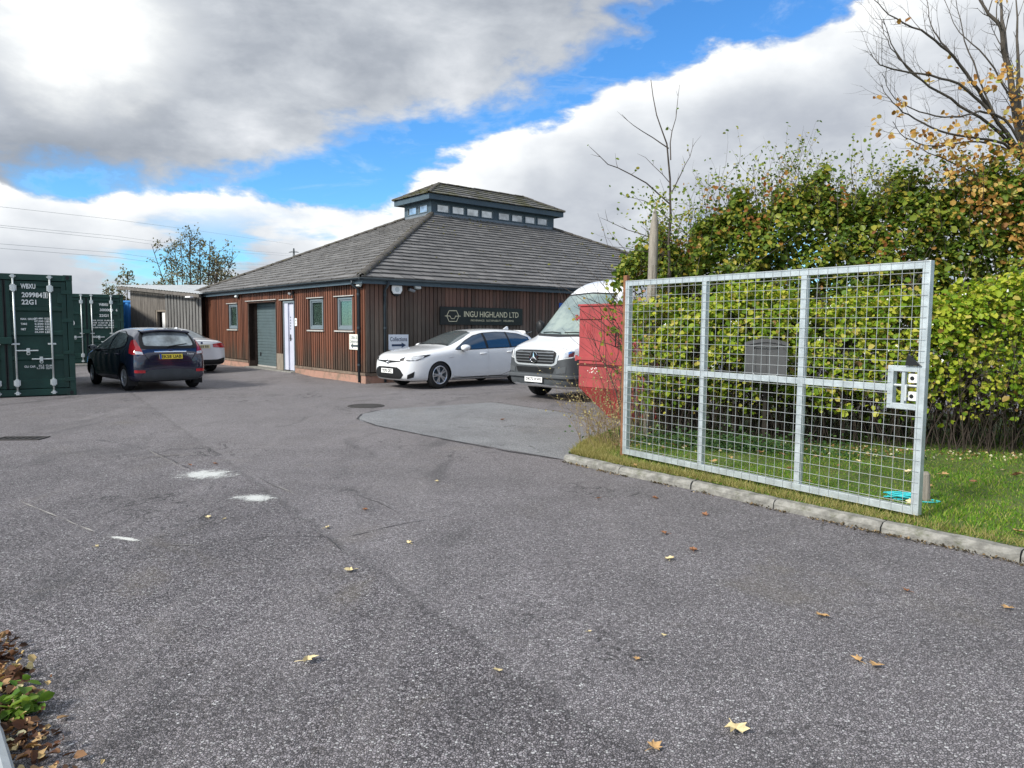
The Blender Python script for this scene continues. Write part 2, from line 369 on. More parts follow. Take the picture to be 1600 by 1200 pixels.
# ------------------------------------------------------------------ verge: kerb, soil, grass
kp = [gnd(*p) for p in ((880, 721), (970, 742.5), (1094, 768), (1234, 801.5), (1414, 841), (1600, 881))]
kd = (kp[-1]-kp[-2]).normalized(); kp += [kp[-1]+kd*1.0, kp[-1]+kd*2.4 + V((.05, .15, 0))]
def along(path, s):
    for a, b_ in zip(path[:-1], path[1:]):
        l = (b_-a).length
        if s <= l: return a.lerp(b_, s/l)
        s -= l
    return path[-1] + (path[-1]-path[-2]).normalized()*s
KL = sum((b_-a).length for a, b_ in zip(kp[:-1], kp[1:]))
joints = []; s_ = 0
while s_ < KL: joints.append(s_); s_ += .905
joints.append(KL)
for i, (s0, s1) in enumerate(zip(joints[:-1], joints[1:])):
    a, b_ = along(kp, s0+.006), along(kp, s1-.006); d = (b_-a).normalized(); n = V((-d.y, d.x, 0))
    if n.y < 0: n = -n
    kw, kh = .10, .078
    rows = []; nseg = 12
    for j in range(nseg+1):
        p = a.lerp(b_, j/nseg); e1, e2, e3 = (random.uniform(-.006, .006) for _ in range(3)); zz = random.uniform(-.003, .003)
        rows.append([p - n*.0 + V((0, 0, -.05)), p + n*e1 + V((0, 0, kh*.55)), p + n*(.010+e2) + V((0, 0, kh-.018+zz)), p + n*(.030+e3) + V((0, 0, kh+zz)), p + n*kw + V((0, 0, kh+.004+zz)), p + n*kw + V((0, 0, -.05))])
    mb = MB(); mb.grid(rows, True); mb.poly(rows[0][::-1]); mb.poly(rows[-1])
    base = a.copy(); o = mb.build('kerb_stone', concrete, smooth=False)
    o.data.transform(M4.Translation(-base)); o.location = base
    lab = 'weathered concrete kerb stone between the asphalt and the grass verge'
    if i == 0: lab = 'worn concrete kerb stone ending the row beside the smooth asphalt patch'
    tag(o, lab, 'kerb stone', 'kerb stones along the grass verge')
def vz(p):          # verge height
    return .078
vback = [V((9.5, 6.4, 0)), V((9.5, 12, 0)), V((4, 14, 0)), V((2.3, 12.4, 0)), V((1.55, 10.6, 0)), V((.95, 9.3, 0)), V((.68, 8.45, 0))]
kin = [along(kp, s) for s in np.linspace(.05, KL, 30)]
kin = [p + V((.085, .085, 0)) for p in kin]
soil = base_mat('verge_turf'); m, t, b = soil; turf = m
pos = t.add('ShaderNodeNewGeometry').outputs['Position']
cc = t.ramp(t.noise(pos, 2.2, 8, .68), [(.3, (.07, .12, .024)), (.5, (.12, .18, .035)), (.66, (.19, .21, .055)), (.78, (.15, .11, .05))])
t.put(b.inputs['Base Color'], t.mix(t.math('MULTIPLY', t.noise(pos, 60, 4, .7), .6), cc, (.03, .035, .012, 1))); b.inputs['Roughness'].default_value = .95
bn = t.add('ShaderNodeBump'); bn.inputs['Strength'].default_value = 1; bn.inputs['Distance'].default_value = .03; t.put(bn.inputs['Height'], t.noise(pos, 45, 6, .7)); t.l.new(bn.outputs[0], b.inputs['Normal'])
vpoly = [p.xy.to_tuple() for p in kin] + [p.xy.to_tuple() for p in vback]
sheet('verge', vpoly, .078, turf)
tag(MB().grid([[p.xy.to_tuple() + (.078,) for p in vback], [p.xy.to_tuple() + (-.02,) for p in vback]]).build('verge_edge', turf), kind='structure')
def in_poly(P, poly):
    x, y = P[:, 0], P[:, 1]; r = np.zeros(len(P), bool); k = len(poly); j = k-1
    for i in range(k):
        xi, yi = poly[i]; xj, yj = poly[j]
        c = ((yi > y) != (yj > y)) & (x < (xj-xi)*(y-yi)/(yj-yi+1e-9)+xi); r ^= c; j = i
    return r
grassm = leafmat('grass_blade', [(0, (.06, .16, .012)), (.45, (.12, .27, .02)), (.78, (.22, .33, .035)), (.95, (.36, .36, .09)), (1, (.42, .36, .18))], .35, .6)
GP = rng.uniform((.4, 3, 0), (8.2, 10.6, 0), (220000, 3)); GP = GP[in_poly(GP, vpoly)]
gd = np.hypot(GP[:, 0], GP[:, 1]); keep = rng.random(len(GP)) < np.clip(6.0/gd, 0, 1)**2
GP = GP[keep]; N = len(GP)
ang = rng.uniform(0, 2*pi, N); hh = rng.uniform(.012, .034, N)*(1 + .5*np.sin(GP[:, 0]*3.1)*np.cos(GP[:, 1]*2.7)); ww = rng.uniform(.003, .0065, N)
lean = rng.uniform(.2, 1.1, N); a2 = rng.uniform(0, 2*pi, N)
base = GP.copy(); base[:, 2] = .076
dv = np.stack([np.cos(ang), np.sin(ang), 0*ang], 1)*ww[:, None]
tip = base + np.stack([np.cos(a2)*hh*lean, np.sin(a2)*hh*lean, hh], 1)
vv = np.stack([base-dv, base+dv, tip], 1).reshape(-1, 3)
tag(fast_mesh('grass', vv, np.arange(N*3).reshape(-1, 3), grassm), kind='stuff')

# drain grate, manhole
def drain():
    p = gnd(33, 685.5); t_ = thing('drain_grate', 'dark iron slotted drain grate set in the asphalt before the near container', 'drain grate', (p.x, p.y, 0), R_(5))
    iron = mat('cast_iron', (.05, .047, .045), .7, .3, .3, 20, .3)
    f = MB(); w, d = .30, .15
    f.box(-w, w, -d, -d+.05, .001, .012); f.box(-w, w, d-.05, d, .001, .012); f.box(-w, -w+.05, -d+.05, d-.05, .001, .0115); f.box(w-.05, w, -d+.05, d-.05, .001, .0115); f.build('frame', iron, t_)
    g = MB()
    for i in range(5): g.box(-w+.09+i*.085, -w+.125+i*.085, -d+.05, d-.05, .002, .010)
    g.build('grille', iron, t_); MB().box(-w+.05, w-.05, -d+.05, d-.05, .001, .003).build('pit', black, t_)
drain()
p = gnd(572, 634.5)
t_ = thing('manhole_cover', 'round dark iron manhole cover near the smooth asphalt patch', 'manhole cover', (p.x, p.y, 0))
iron = mat('cast_iron', (.05, .047, .045))
MB().lathe([(.0, .012), (.27, .012), (.28, .006), (.28, .001)], 32).build('cover', iron, t_)
MB().lathe([(.29, .001), (.29, .011), (.345, .011), (.36, .001)], 32).build('frame', iron, t_)
# ------------------------------------------------------------------ timber office building (local x along the right front, y along the left front)
BX, BY, LW, RW, ZE, SL, SI, OH = -3.9681, 18.9491, 14.8257, 19.2669, 2.8266, .4656, 6.4342, .2749
BR = pi/2 - .8768
bld = thing('timber_building', 'low timber clad building with hipped tile roof and glazed roof lantern', 'building', (BX, BY, 0), BR)
RD = V((cos(BR), sin(BR), 0)); LD = V((-sin(BR), cos(BR), 0))
def woodmat(name, top, low, ramp_w, gloss=.6):
    m, t, b = base_mat(name)
    g = t.add('ShaderNodeNewGeometry'); o = t.add('ShaderNodeTexCoord').outputs['Object']
    sp = t.add('ShaderNodeSeparateXYZ'); t.put(sp.inputs[0], o)
    grain = t.noise(t.vmul(o, (14, 14, .9)), 3, 8, .65, .4)
    r = g.outputs['Random Per Island']
    c = t.ramp(t.math('ADD', t.math('MULTIPLY', grain, .7), t.math('MULTIPLY', r, .4)), [(.2, tuple(x*.45 for x in top)), (.5, top), (.85, tuple(min(1, x*1.7) for x in top))])
    cl_ = t.ramp(t.math('ADD', t.math('MULTIPLY', grain, .7), t.math('MULTIPLY', r, .45)), [(.2, tuple(x*.45 for x in low)), (.55, low), (.9, tuple(min(1, x*1.9) for x in low))])
    # greying and algae creep up from the splash zone with a ragged edge
    hz = t.math('ADD', sp.outputs[2], t.math('ADD', t.math('MULTIPLY', t.math('SUBTRACT', t.noise(t.vmul(o, (1, 1, .5)), 1.4, 6, .6), .5), ramp_w[2]), t.math('MULTIPLY', t.math('SUBTRACT', r, .5), .5)))
    c = t.mix(t.sstep(hz, ramp_w[1], ramp_w[0]), c, cl_)
    t.put(b.inputs['Base Color'], c); b.inputs['Roughness'].default_value = gloss; b.inputs['Specular IOR Level'].default_value = .3
    bn = t.add('ShaderNodeBump'); bn.inputs['Strength'].default_value = .35; bn.inputs['Distance'].default_value = .006; t.put(bn.inputs['Height'], grain); t.l.new(bn.outputs[0], b.inputs['Normal'])
    return m
wood_l = woodmat('red_cedar_boards', (.115, .045, .026), (.070, .048, .034), (.25, 1.15, 1.3))
wood_r = woodmat('weathered_cedar_boards', (.098, .052, .038), (.098, .080, .064), (1.3, 2.75, 1.6))
wood_dark = mat('shadow_gap_board', (.028, .016, .012), .9, 0, .3, 5)
trim = mat('slate_blue_paint', (.060, .092, .118), .45, 0, .12, 4, dirt=((.10, .11, .10), .25))
brick = base_mat('pink_sandstone_plinth'); m, t, b = brick; brick = m
o_ = t.add('ShaderNodeTexCoord').outputs['Object']
bc = t.mix(t.noise(o_, 5, 7, .65), (.30, .165, .125, 1), (.42, .25, .19, 1)); bc = t.mix(t.math('MULTIPLY', t.sstep(t.noise(o_, 3, 8, .7), .46, .64), .75), bc, (.15, .125, .09, 1))
t.put(b.inputs['Base Color'], bc); b.inputs['Roughness'].default_value = .9
bn = t.add('ShaderNodeBump'); bn.inputs['Strength'].default_value = .5; t.put(bn.inputs['Height'], t.noise(o_, 40, 5, .6)); t.l.new(bn.outputs[0], b.inputs['Normal'])
flash = mat('pale_metal_flashing', (.50, .49, .46), .5, .3, .15, 8)
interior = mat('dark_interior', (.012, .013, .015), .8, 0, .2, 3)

# openings on the left front (y0, y1, z0, z1)
OPEN_L = [(.97, 1.87, 1.44, 2.34), (2.84, 3.72, 1.44, 2.34), (4.90, 5.78, .10, 2.33), (6.42, 8.93, .06, 2.33), (10.12, 11.0, 1.41, 2.32)]
Z0, Z1 = .30, 2.74
def boards(face, lo, hi, opens, pitch, width, proud, m, name):
    mb, bk = MB(), MB(); x = lo; rr = random.Random(3)
    def bx(tgt, u0, u1, d0, d1, z0, z1):
        if face == 'L': tgt.box(OH-d1, OH-d0, u0, u1, z0, z1)
        else: tgt.box(u0, u1, OH-d1, OH-d0, z0, z1)
    while x < hi-.01:
        u0, u1 = x, min(x+pitch, hi); jj = rr.uniform(-.004, .004); a0, a1 = u0+.006, u0+width+jj
        segs = [(Z0 + rr.uniform(-.006, .006), Z1)]
        for (q0, q1, w0, w1) in opens:
            if q0 < u0+width-.02 and q1 > u0+.02:
                segs = [s for (z0, z1) in segs for s in ((z0, min(z1, w0-.02)), (max(z0, w1+.02), z1)) if s[1]-s[0] > .04]
        for z0, z1 in segs: bx(mb, a0, min(a1, hi), .0, proud + rr.uniform(-.004, .004), z0, z1)
        x += pitch
    # backing wall around openings
    cuts = sorted({lo, hi, *[q for o in opens for q in o[:2]]})
    for u0, u1 in zip(cuts[:-1], cuts[1:]):
        segs = [(Z0-.02, Z1+.02)]
        for (q0, q1, w0, w1) in opens:
            if q0 <= u0+1e-4 and q1 >= u1-1e-4: segs = [s for (z0, z1) in segs for s in ((z0, w0), (w1, z1)) if s[1]-s[0] > .02]
        for z0, z1 in segs: bx(bk, u0, u1, -.2, -.001, z0, z1)
    w = mb.build(name, m, bld); bk.build('wall_backing', wood_dark, w); return w
wl_ = boards('L', OH+.0, 14.3, OPEN_L, .148, .104, .026, wood_l, 'timber_wall')
wr_ = boards('R', OH+.0, RW-OH, [], .135, .118, .022, wood_r, 'timber_wall')
for nm, bxs in (('timber_wall', (RW-OH-.2, RW-OH, OH, LW-OH, Z0, Z1)), ('timber_wall', (OH, RW-OH, LW-OH-.2, LW-OH, Z0, Z1))): MB().box(*bxs).build(nm, wood_r, bld)
# plinth (two heights of ground on the left front: a ramp up to the doors)
pl = MB(); pp = .035
pl.box(OH-pp, OH+.15, OH-pp, 4.86, -.05, .215); pl.box(OH-pp, OH+.15, 8.98, LW-OH, -.05, .20); pl.box(OH+.15, RW-OH, OH-pp, OH+.15, -.05, .20)
pl.box(RW-OH-.1, RW-OH+pp, OH+.15, LW-OH, -.05, .2); pl.build('plinth', brick, bld, bevel=.01)
sill_m = mat('dirty_plinth_cap', (.17, .13, .10), .9, 0, .35, 6)
cp = MB(); cp.box(OH-pp-.02, OH+.1, OH-pp-.02, 4.86, .215, .285); cp.box(OH-pp-.02, OH+.1, 8.98, LW-OH, .20, .27); cp.box(OH+.1, RW-OH, OH-pp-.02, OH+.1, .20, .27); cp.build('plinth_cap', sill_m, bld)
ramp = MB(); ramp.grid([[(-1.5, 3.6, .002), (-1.5, 5.2, .002), (-1.5, 9.2, .002), (-1.5, 10.3, .002)], [(OH-.04, 3.6, .004), (OH-.04, 4.9, .06), (OH-.04, 9.0, .05), (OH-.04, 10.3, .004)]])
r_o = ramp.build('door_ramp', asph, bld)
MB().box(OH-.20, OH+.2, 4.82, 8.98, -.05, .075).build('threshold', concrete, bld, bevel=.008)

# windows on the left front
glass = base_mat('window_glass'); m, t, b = glass; glass = m
b.inputs['Base Color'].default_value = (.035, .05, .055, 1); b.inputs['Roughness'].default_value = .04; b.inputs['Specular IOR Level'].default_value = .9; b.inputs['Coat Weight'].default_value = .6
t.put(b.inputs['Roughness'], t.math('MULTIPLY', t.noise(t.add('ShaderNodeTexCoord').outputs['Object'], 2, 3), .08))
clear = base_mat('clear_glass'); m, t, b = clear; clear = m
tr = t.add('ShaderNodeBsdfTransparent'); tr.inputs[0].default_value = (.80, .88, .86, 1); gl = t.add('ShaderNodeBsdfGlossy'); gl.inputs['Roughness'].default_value = .03
fr = t.add('ShaderNodeFresnel'); fr.inputs[0].default_value = 1.75; mx = t.add('ShaderNodeMixShader'); t.put(mx.inputs[0], t.math('ADD', t.math('MULTIPLY', fr.outputs[0], .8), t.math('MULTIPLY', t.noise(t.add('ShaderNodeTexCoord').outputs['Object'], 3, 3), .05)))
t.l.new(tr.outputs[0], mx.inputs[1]); t.l.new(gl.outputs[0], mx.inputs[2]); t.l.new(mx.outputs[0], t.n['Material Output'].inputs[0])
winpaint = mat('grey_window_paint', (.15, .19, .215), .4, 0, .08, 6)
blind_m = mat('pale_green_curtain', (.66, .72, .64), .85, 0, .15, 3, stretch=(1, 8, .2))
blind_c = mat('cream_curtain', (.78, .78, .64), .85, 0, .12, 3, stretch=(1, 8, .2))
def window_left(y0, y1, z0, z1, blinds, lab):
    t_ = MB(); fx0, fx1 = OH-.012, OH+.075; w = .062
    t_.box(fx0, fx1, y0, y0+w, z0, z1); t_.box(fx0, fx1, y1-w, y1, z0, z1); t_.box(fx0, fx1, y0+w, y1-w, z1-w, z1); t_.box(fx0-.0, fx1, y0+w, y1-w, z0, z0+w+.02)
    fr_ = t_.build('window', winpaint, bld, bevel=.006); fr_['label'] = lab
    c = MB(); v = .04; c0, c1 = y0+w, y1-w; cz0, cz1 = z0+w+.02, z1-w
    c.box(OH+.012, OH+.05, c0, c0+v, cz0, cz1); c.box(OH+.012, OH+.05, c1-v, c1, cz0, cz1); c.box(OH+.012, OH+.05, c0+v, c1-v, cz1-v, cz1); c.box(OH+.012, OH+.05, c0+v, c1-v, cz0, cz0+v)
    c.build('casement', winpaint, fr_)
    MB().box(OH+.030, OH+.034, c0+v, c1-v, cz0+v, cz1-v).build('pane', clear, fr_)
    for (a, b2, mm) in blinds:
        k = 26; rows = [[(OH+.068+.012*sin(i*1.9+a*7), c0+(c1-c0)*(a+(b2-a)*i/k), z) for i in range(k+1)] for z in (cz0-.02, cz1+.02)]
        MB().grid(rows).build('curtain', mm, fr_, smooth=True)
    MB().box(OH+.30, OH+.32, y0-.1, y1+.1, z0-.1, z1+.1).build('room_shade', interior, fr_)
    MB().box(OH-.075, OH+.02, y0-.13, y1+.13, z0-.062, z0-.022).build('sill', flash, fr_)
    hd = MB(); hd.box(OH-.07, OH+.02, y0-.13, y1+.16, z1+.025, z1+.05); hd.build('head_flashing', flash, fr_)
window_left(*OPEN_L[0], [(0, .45, blind_c), (.5, 1, blind_m)], 'window with open cream and green curtains nearest the corner')
window_left(*OPEN_L[1], [(0, .95, blind_m)], 'window with drawn green curtain beside the white door')
window_left(*OPEN_L[4], [(.1, 1, blind_m)], 'small window beyond the roller shutter')
# open white door in its recess
y0, y1, z0, z1 = OPEN_L[2]
dr = MB(); dr.box(OH-.02, OH+.2, y1-.05, y1, z0, z1); dr.box(OH-.02, OH+.2, y0, y0+.05, z0, z1); dr.box(OH-.02, OH+.2, y0+.05, y1-.05, z1-.06, z1)
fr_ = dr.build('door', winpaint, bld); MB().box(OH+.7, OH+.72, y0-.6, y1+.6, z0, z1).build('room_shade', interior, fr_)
dw = mat('white_door_paint', (.50, .52, .62), .45, 0, .06, 3)
MB().box(OH+.05, OH+.095, y0+.05, y1-.05, z0, z1-.06).build('leaf', dw, fr_, bevel=.005)
MB().box(OH-.0, OH+.045, y1-.33, y1-.05, z0+.01, z1-.06).build('side_panel', dw, fr_, bevel=.004)
hn = MB(); hn.box(OH+.035, OH+.05, y1-.46, y1-.40, 1.05, 1.26); hn.tube([(OH+.01, y1-.43, 1.14), (OH+.01, y1-.55, 1.14)], .012); hn.build('handle', black, fr_)
for i in range(5): MB().box(OH+.046, OH+.0495, y1-.46, y1-.40, 1.42+i*.09, 1.47+i*.09).build('notice', darkmetal, fr_)
MB().box(OH-.075, OH+.02, y0-.02, y1+.22, z1+.035, z1+.06).build('head_flashing', flash, fr_)
# roller shutter door
y0, y1, z0, z1 = OPEN_L[3]
shut = mat('blue_grey_shutter', (.105, .145, .155), .45, .2, .1, 4, dirt=((.06, .07, .07), .3))
rows = []
n = int((z1-z0)/.105)
for i in range(n+1):
    z = z0+.06+i*(z1-z0-.08)/n
    for dz, dx_ in ((0, .0), (.012, -.012), (.085, -.012), (.097, .0)): rows.append([(OH+.30+dx_, y0, z+dz), (OH+.30+dx_, y1-.02, z+dz)])
sh = MB().grid(rows).build('roller_shutter', shut, bld)
MB().box(OH+.27, OH+.33, y0, y1-.02, z0+.01, z0+.065).build('bottom_rail', flash, sh)
MB().box(OH+.284, OH+.30, y1-.36, y1-.24, z0+.38, z0+.52).build('lock', black, sh)
rv = MB(); rv.box(OH-.02, OH+.4, y1, y1+.05, z0, z1); rv.box(OH-.02, OH+.4, y0-.05, y0, z0, z1); rv.box(OH-.02, OH+.4, y0, y1, z1, z1+.05); rv.build('reveal', mat('dark_timber_reveal', (.07, .045, .035), .8, 0, .3, 6), sh)
MB().box(OH-.075, OH+.03, y0-.15, y1+.18, z1+.06, z1+.085).build('head_flashing', flash, sh)
# pale timber post between shutter and door
MB().box(OH-.03, OH+.1, 5.82, 6.36, .08, .62).build('post_guard', mat('grey_timber', (.22, .19, .155), .85, 0, .3, 6, stretch=(6, 6, .7)), bld)

# eaves: soffit, fascia, gutters, downpipes
eav = MB(); f = .075
for a0, a1, b0, b1 in ((f, RW-f, f, f+.03), (f, f+.03, f+.03, LW-f), (f+.03, RW-f, LW-f-.03, LW-f), (RW-f-.03, RW-f, f+.03, LW-f-.03)): eav.box(a0, a1, b0, b1, 2.665, 2.80)
eav.build('fascia', trim, bld)
sf = MB()
for a0, a1, b0, b1 in ((f+.03, RW-f-.03, f+.03, OH+.1), (f+.03, OH+.1, OH+.1, LW-OH), (f+.03, RW-f-.03, LW-OH, LW-f-.03), (RW-OH, RW-f-.03, OH+.1, LW-OH)): sf.box(a0, a1, b0, b1, 2.69, 2.715)
sf.build('soffit', trim, bld)
gut_m = mat('dark_gutter', (.030, .042, .052), .4, 0, .15, 4)
def gutter(p0, p1, outv):
    d = (V(p1)-V(p0)); n = 8; rows = []
    for i in range(2):
        p = V(p0)+d*i; rows.append([p + V(outv)*(.055-.055*cos(pi*j/n)) + V((0, 0, -.055*sin(pi*j/n))) for j in range(n+1)])
    o = MB().grid(rows).build('gutter', gut_m, bld, smooth=True); md = o.modifiers.new('s', 'SOLIDIFY'); md.thickness = .006
    k = int(d.length/.9)
    for i in range(k+1):
        p = V(p0)+d*(i/k); dd = d.normalized()
        MB().tube([p + dd*.012 + V(outv)*(.055-.06*cos(pi*j/8)) + V((0, 0, -.06*sin(pi*j/8))) for j in range(9)], .009, 4).build('gutter_bracket', gut_m, o)
gutter((f-.115, f-.115, 2.82), (RW, f-.115, 2.82), (0, 1, 0)); gutter((f-.115, f-.115, 2.82), (f-.115, LW, 2.82), (1, 0, 0))
def downpipe(x, y, ox, oy, top=2.70):
    mb = MB(); mb.tube([(f-.06 if ox else x, f-.06 if oy else y, 2.76), (f-.06 if ox else x, f-.06 if oy else y, 2.66), (x, y, 2.52), (x, y, .02)], .036, 10)
    o = mb.build('downpipe', gut_m, bld, smooth=True)
    for z in (.5, 1.5, 2.4): MB().lathe([(.036, -.03), (.045, -.03), (.045, .03), (.036, .03)], 12, M4.Translation((x, y, z))).build('pipe_collar', gut_m, o)
downpipe(OH-.07, .52, True, False); downpipe(.83, OH-.07, False, True)

# roof tiles
def tilemat(name, moss):
    m, t, b = base_mat(name); g = t.add('ShaderNodeNewGeometry'); o = t.add('ShaderNodeTexCoord').outputs['Object']
    c = t.ramp(g.outputs['Random Per Island'], [(0, (.058, .056, .057)), (.5, (.098, .095, .095)), (1, (.155, .15, .148))])
    c = t.mix(t.math('MULTIPLY', t.noise(o, 9, 7, .7), .5), c, (.25, .245, .235, 1))
    sp = t.add('ShaderNodeSeparateXYZ'); t.put(sp.inputs[0], o)
    c = t.mix(t.math('MULTIPLY', t.sstep(t.math('ADD', t.noise(o, 1.1, 8, .7), t.math('MULTIPLY', t.noise(o, 14, 4, .6), .35)), moss[0], moss[1]), moss[2]), c, (.085, .082, .022, 1))
    t.put(b.inputs['Base Color'], c); t.put(b.inputs['Roughness'], t.math('ADD', .42, t.math('MULTIPLY', t.noise(o, 20, 3), .3))); b.inputs['Specular IOR Level'].default_value = .5
    bn = t.add('ShaderNodeBump'); bn.inputs['Strength'].default_value = .4; bn.inputs['Distance'].default_value = .006; t.put(bn.inputs['Height'], t.noise(o, 70, 4, .6)); t.l.new(bn.outputs[0], b.inputs['Normal'])
    return m
tile_l = tilemat('grey_concrete_tile', (.86, 1.0, .5)); tile_moss = tilemat('mossy_tile', (.58, .78, .9))
moss_m = mat('moss', (.085, .078, .022), .95, 0, .45, 12, .8, 60)
ridge_m = mat('ridge_tile', (.085, .078, .07), .85, 0, .3, 5, .6, 50, dirt=((.07, .066, .025), .8))
def tiles(mp, w_bot, w_top0, w_top1, length, exposure, tw, m, name, seed, thick=.034):
    """mp(u, s, h): u along the eave 0..w_bot, s up the slope (plan distance 0..length), h above the plane; sides run in to w_top0 / w_top1 at the top"""
    rr = random.Random(seed); mb = MB(); nrow = max(1, int(round(length/exposure))); e = length/nrow
    for r in range(nrow):
        s0, s1 = r*e - (.02 if r == 0 else .0), (r+1)*e + e*.12
        lo0, hi0 = w_top0*max(s0, 0)/length, w_bot - w_top1*max(s0, 0)/length
        sc = min(s1, length); lo1, hi1 = w_top0*sc/length, w_bot - w_top1*sc/length
        u = -(tw/2 if r % 2 else 0) - rr.random()*.03
        while u < hi0:
            a, b_ = u + .004, u + tw - .004; u += tw
            A0, B0, A1, B1 = max(a, lo0), min(b_, hi0), max(a, lo1), min(b_, hi1)
            if B0-A0 < .02: continue
            if B1 < A1: A1 = B1 = min(max((a+b_)/2, lo1), hi1)
            lift = rr.uniform(0, .007); tl = rr.uniform(-.004, .004); ds = rr.uniform(-.008, .008)
            h0, h1 = thick+.012+lift, .006
            q = [mp(A0, s0+ds, h0+tl), mp(B0, s0+ds, h0-tl), mp(B1, sc, h1), mp(A1, sc, h1)]
            mb.poly(q); mb.poly([mp(A0, s0+ds, h0+tl-thick), mp(B0, s0+ds, h0-tl-thick), q[1], q[0]])
    return mb.build(name, m, bld, normals=False)
def hip_roof(x0, x1, y0, y1, ze, sl, run, expo, tw, m, nm, seed):
    c = 1/sqrt(1+sl*sl); nx = sl*c
    wx, wy = x1-x0, y1-y0
    tiles(lambda u, s, h: (x0+u, y0+s-h*nx, ze+s*sl+h*c), wx, run, run, run, expo, tw, m, nm, seed)
    tiles(lambda u, s, h: (x1-u, y1-s+h*nx, ze+s*sl+h*c), wx, run, run, run, expo, tw, m, nm, seed+1)
    tiles(lambda u, s, h: (x0+s-h*nx, y1-u, ze+s*sl+h*c), wy, run, run, run, expo, tw, m, nm, seed+2)
    tiles(lambda u, s, h: (x1-s+h*nx, y0+u, ze+s*sl+h*c), wy, run, run, run, expo, tw, m, nm, seed+3)
    k = run-.01; z1 = ze+k*sl
    u = MB()
    for q in ([(x0, y0, ze), (x1, y0, ze), (x1-k, y0+k, z1), (x0+k, y0+k, z1)], [(x1, y1, ze), (x0, y1, ze), (x0+k, y1-k, z1), (x1-k, y1-k, z1)], [(x0, y1, ze), (x0, y0, ze), (x0+k, y0+k, z1), (x0+k, y1-k, z1)], [(x1, y0, ze), (x1, y1, ze), (x1-k, y1-k, z1), (x1-k, y0+k, z1)]): u.poly([(p[0], p[1], p[2]-.004) for p in q])
    u.build('roof_underlay', wood_dark, bld)
def ridge(p0, p1, rad, seed, name='ridge_tile', seg=.42):
    p0, p1 = V(p0), V(p1); d = p1-p0; n = max(1, int(d.length/seg)); rr = random.Random(seed); mb = MB(); dn = d.normalized(); side = dn.cross(V((0, 0, 1))).normalized(); up = side.cross(dn)
    for i in range(n):
        a = p0+d*(i/n); b_ = p0+d*((i+1)/n) + dn*.03; k = 9; off = up*rr.uniform(-.006, .006) + side*rr.uniform(-.006, .006)
        r0, r1 = rad*1.08, rad*.94
        rows = [[c + off + side*cos(pi*j/k)*r*1.1 + up*(sin(pi*j/k)*r*.8 - .01) for j in range(k+1)] for c, r in ((a, r0*.86), (a, r0), (b_, r1))]
        mb.grid(rows)
    o = mb.build(name, ridge_m, bld, smooth=False)
    ms_ = MB()                                                   # moss tufts along the joints
    for i in range(int(d.length*14)):
        p = p0 + d*rr.random() + side*rr.uniform(-1, 1)*rad*1.25 + up*.0; p.z += rad*.3*rr.random()
        r = rr.uniform(.012, .034); ms_.lathe([(0, r*.8), (r*.7, r*.5), (r, 0), (r*.6, -r*.3)], 6, M4.Translation(p))
    tag(ms_.build('moss', moss_m, o, smooth=True), kind='stuff')
hip_roof(0, RW, 0, LW, ZE, SL, SI, .285, .33, tile_l, 'roof', 11)
zb = ZE+SL*SI
for a, b_ in (((0, 0), (SI, SI)), ((0, LW), (SI, LW-SI)), ((RW, 0), (RW-SI, SI)), ((RW, LW), (RW-SI, LW-SI))): ridge((a[0], a[1], ZE+.03), (b_[0], b_[1], zb+.03), .105, int(a[0]+a[1]*3))
# roof moss in scattered clumps on the right slope
ms_ = MB(); rr = random.Random(5)
for _ in range(900):
    u = rr.uniform(.5, RW-.5); s = SI*(1-rr.random()**1.8)*.99
    if not (s < u < RW-s): continue
    if sin(u*1.9+s*.8)+sin(u*.7-s*1.7) < .35: continue
    r = rr.uniform(.012, .045); ms_.lathe([(0, r*.7), (r*.7, r*.45), (r, 0)], 6, M4.Translation((u, s, ZE+s*SL+.03)) @ M4.Rotation(atan2(SL, 1), 4, 'X'))
tag(ms_.build('moss', moss_m, bld, smooth=True), kind='stuff')

# lantern
x0, x1, y0, y1 = SI, RW-SI, SI, LW-SI
lb = MB(); lb.box(x0+.10, x1-.10, y0+.10, y1-.10, zb-.15, 6.6); lan = lb.build('lantern', trim, bld)
OPN = [(6.69, 7.28), (7.40, 8.01), (8.11, 8.73), (8.83, 9.43), (9.72, 10.34), (10.43, 11.05), (11.16, 11.76), (11.86, 12.47)]
OPN_Y = [(6.69, 7.33), (7.47, 8.12)]
lw_ = MB(); t0, t1 = .0, .10
def lant_face(opens, lo, hi, put):
    cuts = sorted({lo, hi, *[q for o in opens for q in o]})
    for u0, u1 in zip(cuts[:-1], cuts[1:]):
        if any(abs(o[0]-u0) < 1e-6 for o in opens): put(u0, u1, zb-.12, 5.95); put(u0, u1, 6.25, 6.5)
        else: put(u0, u1, zb-.12, 6.5)
lant_face(OPN, x0, x1, lambda a, b_, z0, z1: lw_.box(a, b_, y0, y0+.09, z0, z1)); lant_face(OPN_Y, y0+.09, y1-.09, lambda a, b_, z0, z1: lw_.box(x0, x0+.09, a, b_, z0, z1))
lw_.box(x1-.09, x1, y0+.09, y1, zb-.12, 6.5); lw_.box(x0, x1-.09, y1-.09, y1, zb-.12, 6.5)
lw_.build('lantern_wall', trim, lan)
lead = mat('lead_flashing', (.17, .20, .23), .5, .2, .2, 6)
fl = MB(); fl.box(x0-.03, x1+.03, y0-.03, y0-.002, zb-.12, 5.90); fl.box(x0-.03, x0-.002, y0-.002, y1+.03, zb-.12, 5.90); fl.build('lead_apron', lead, lan)
pane_sky = mat('lantern_glass', (.50, .53, .54), .06, .8, .35, 3, spec=1.)
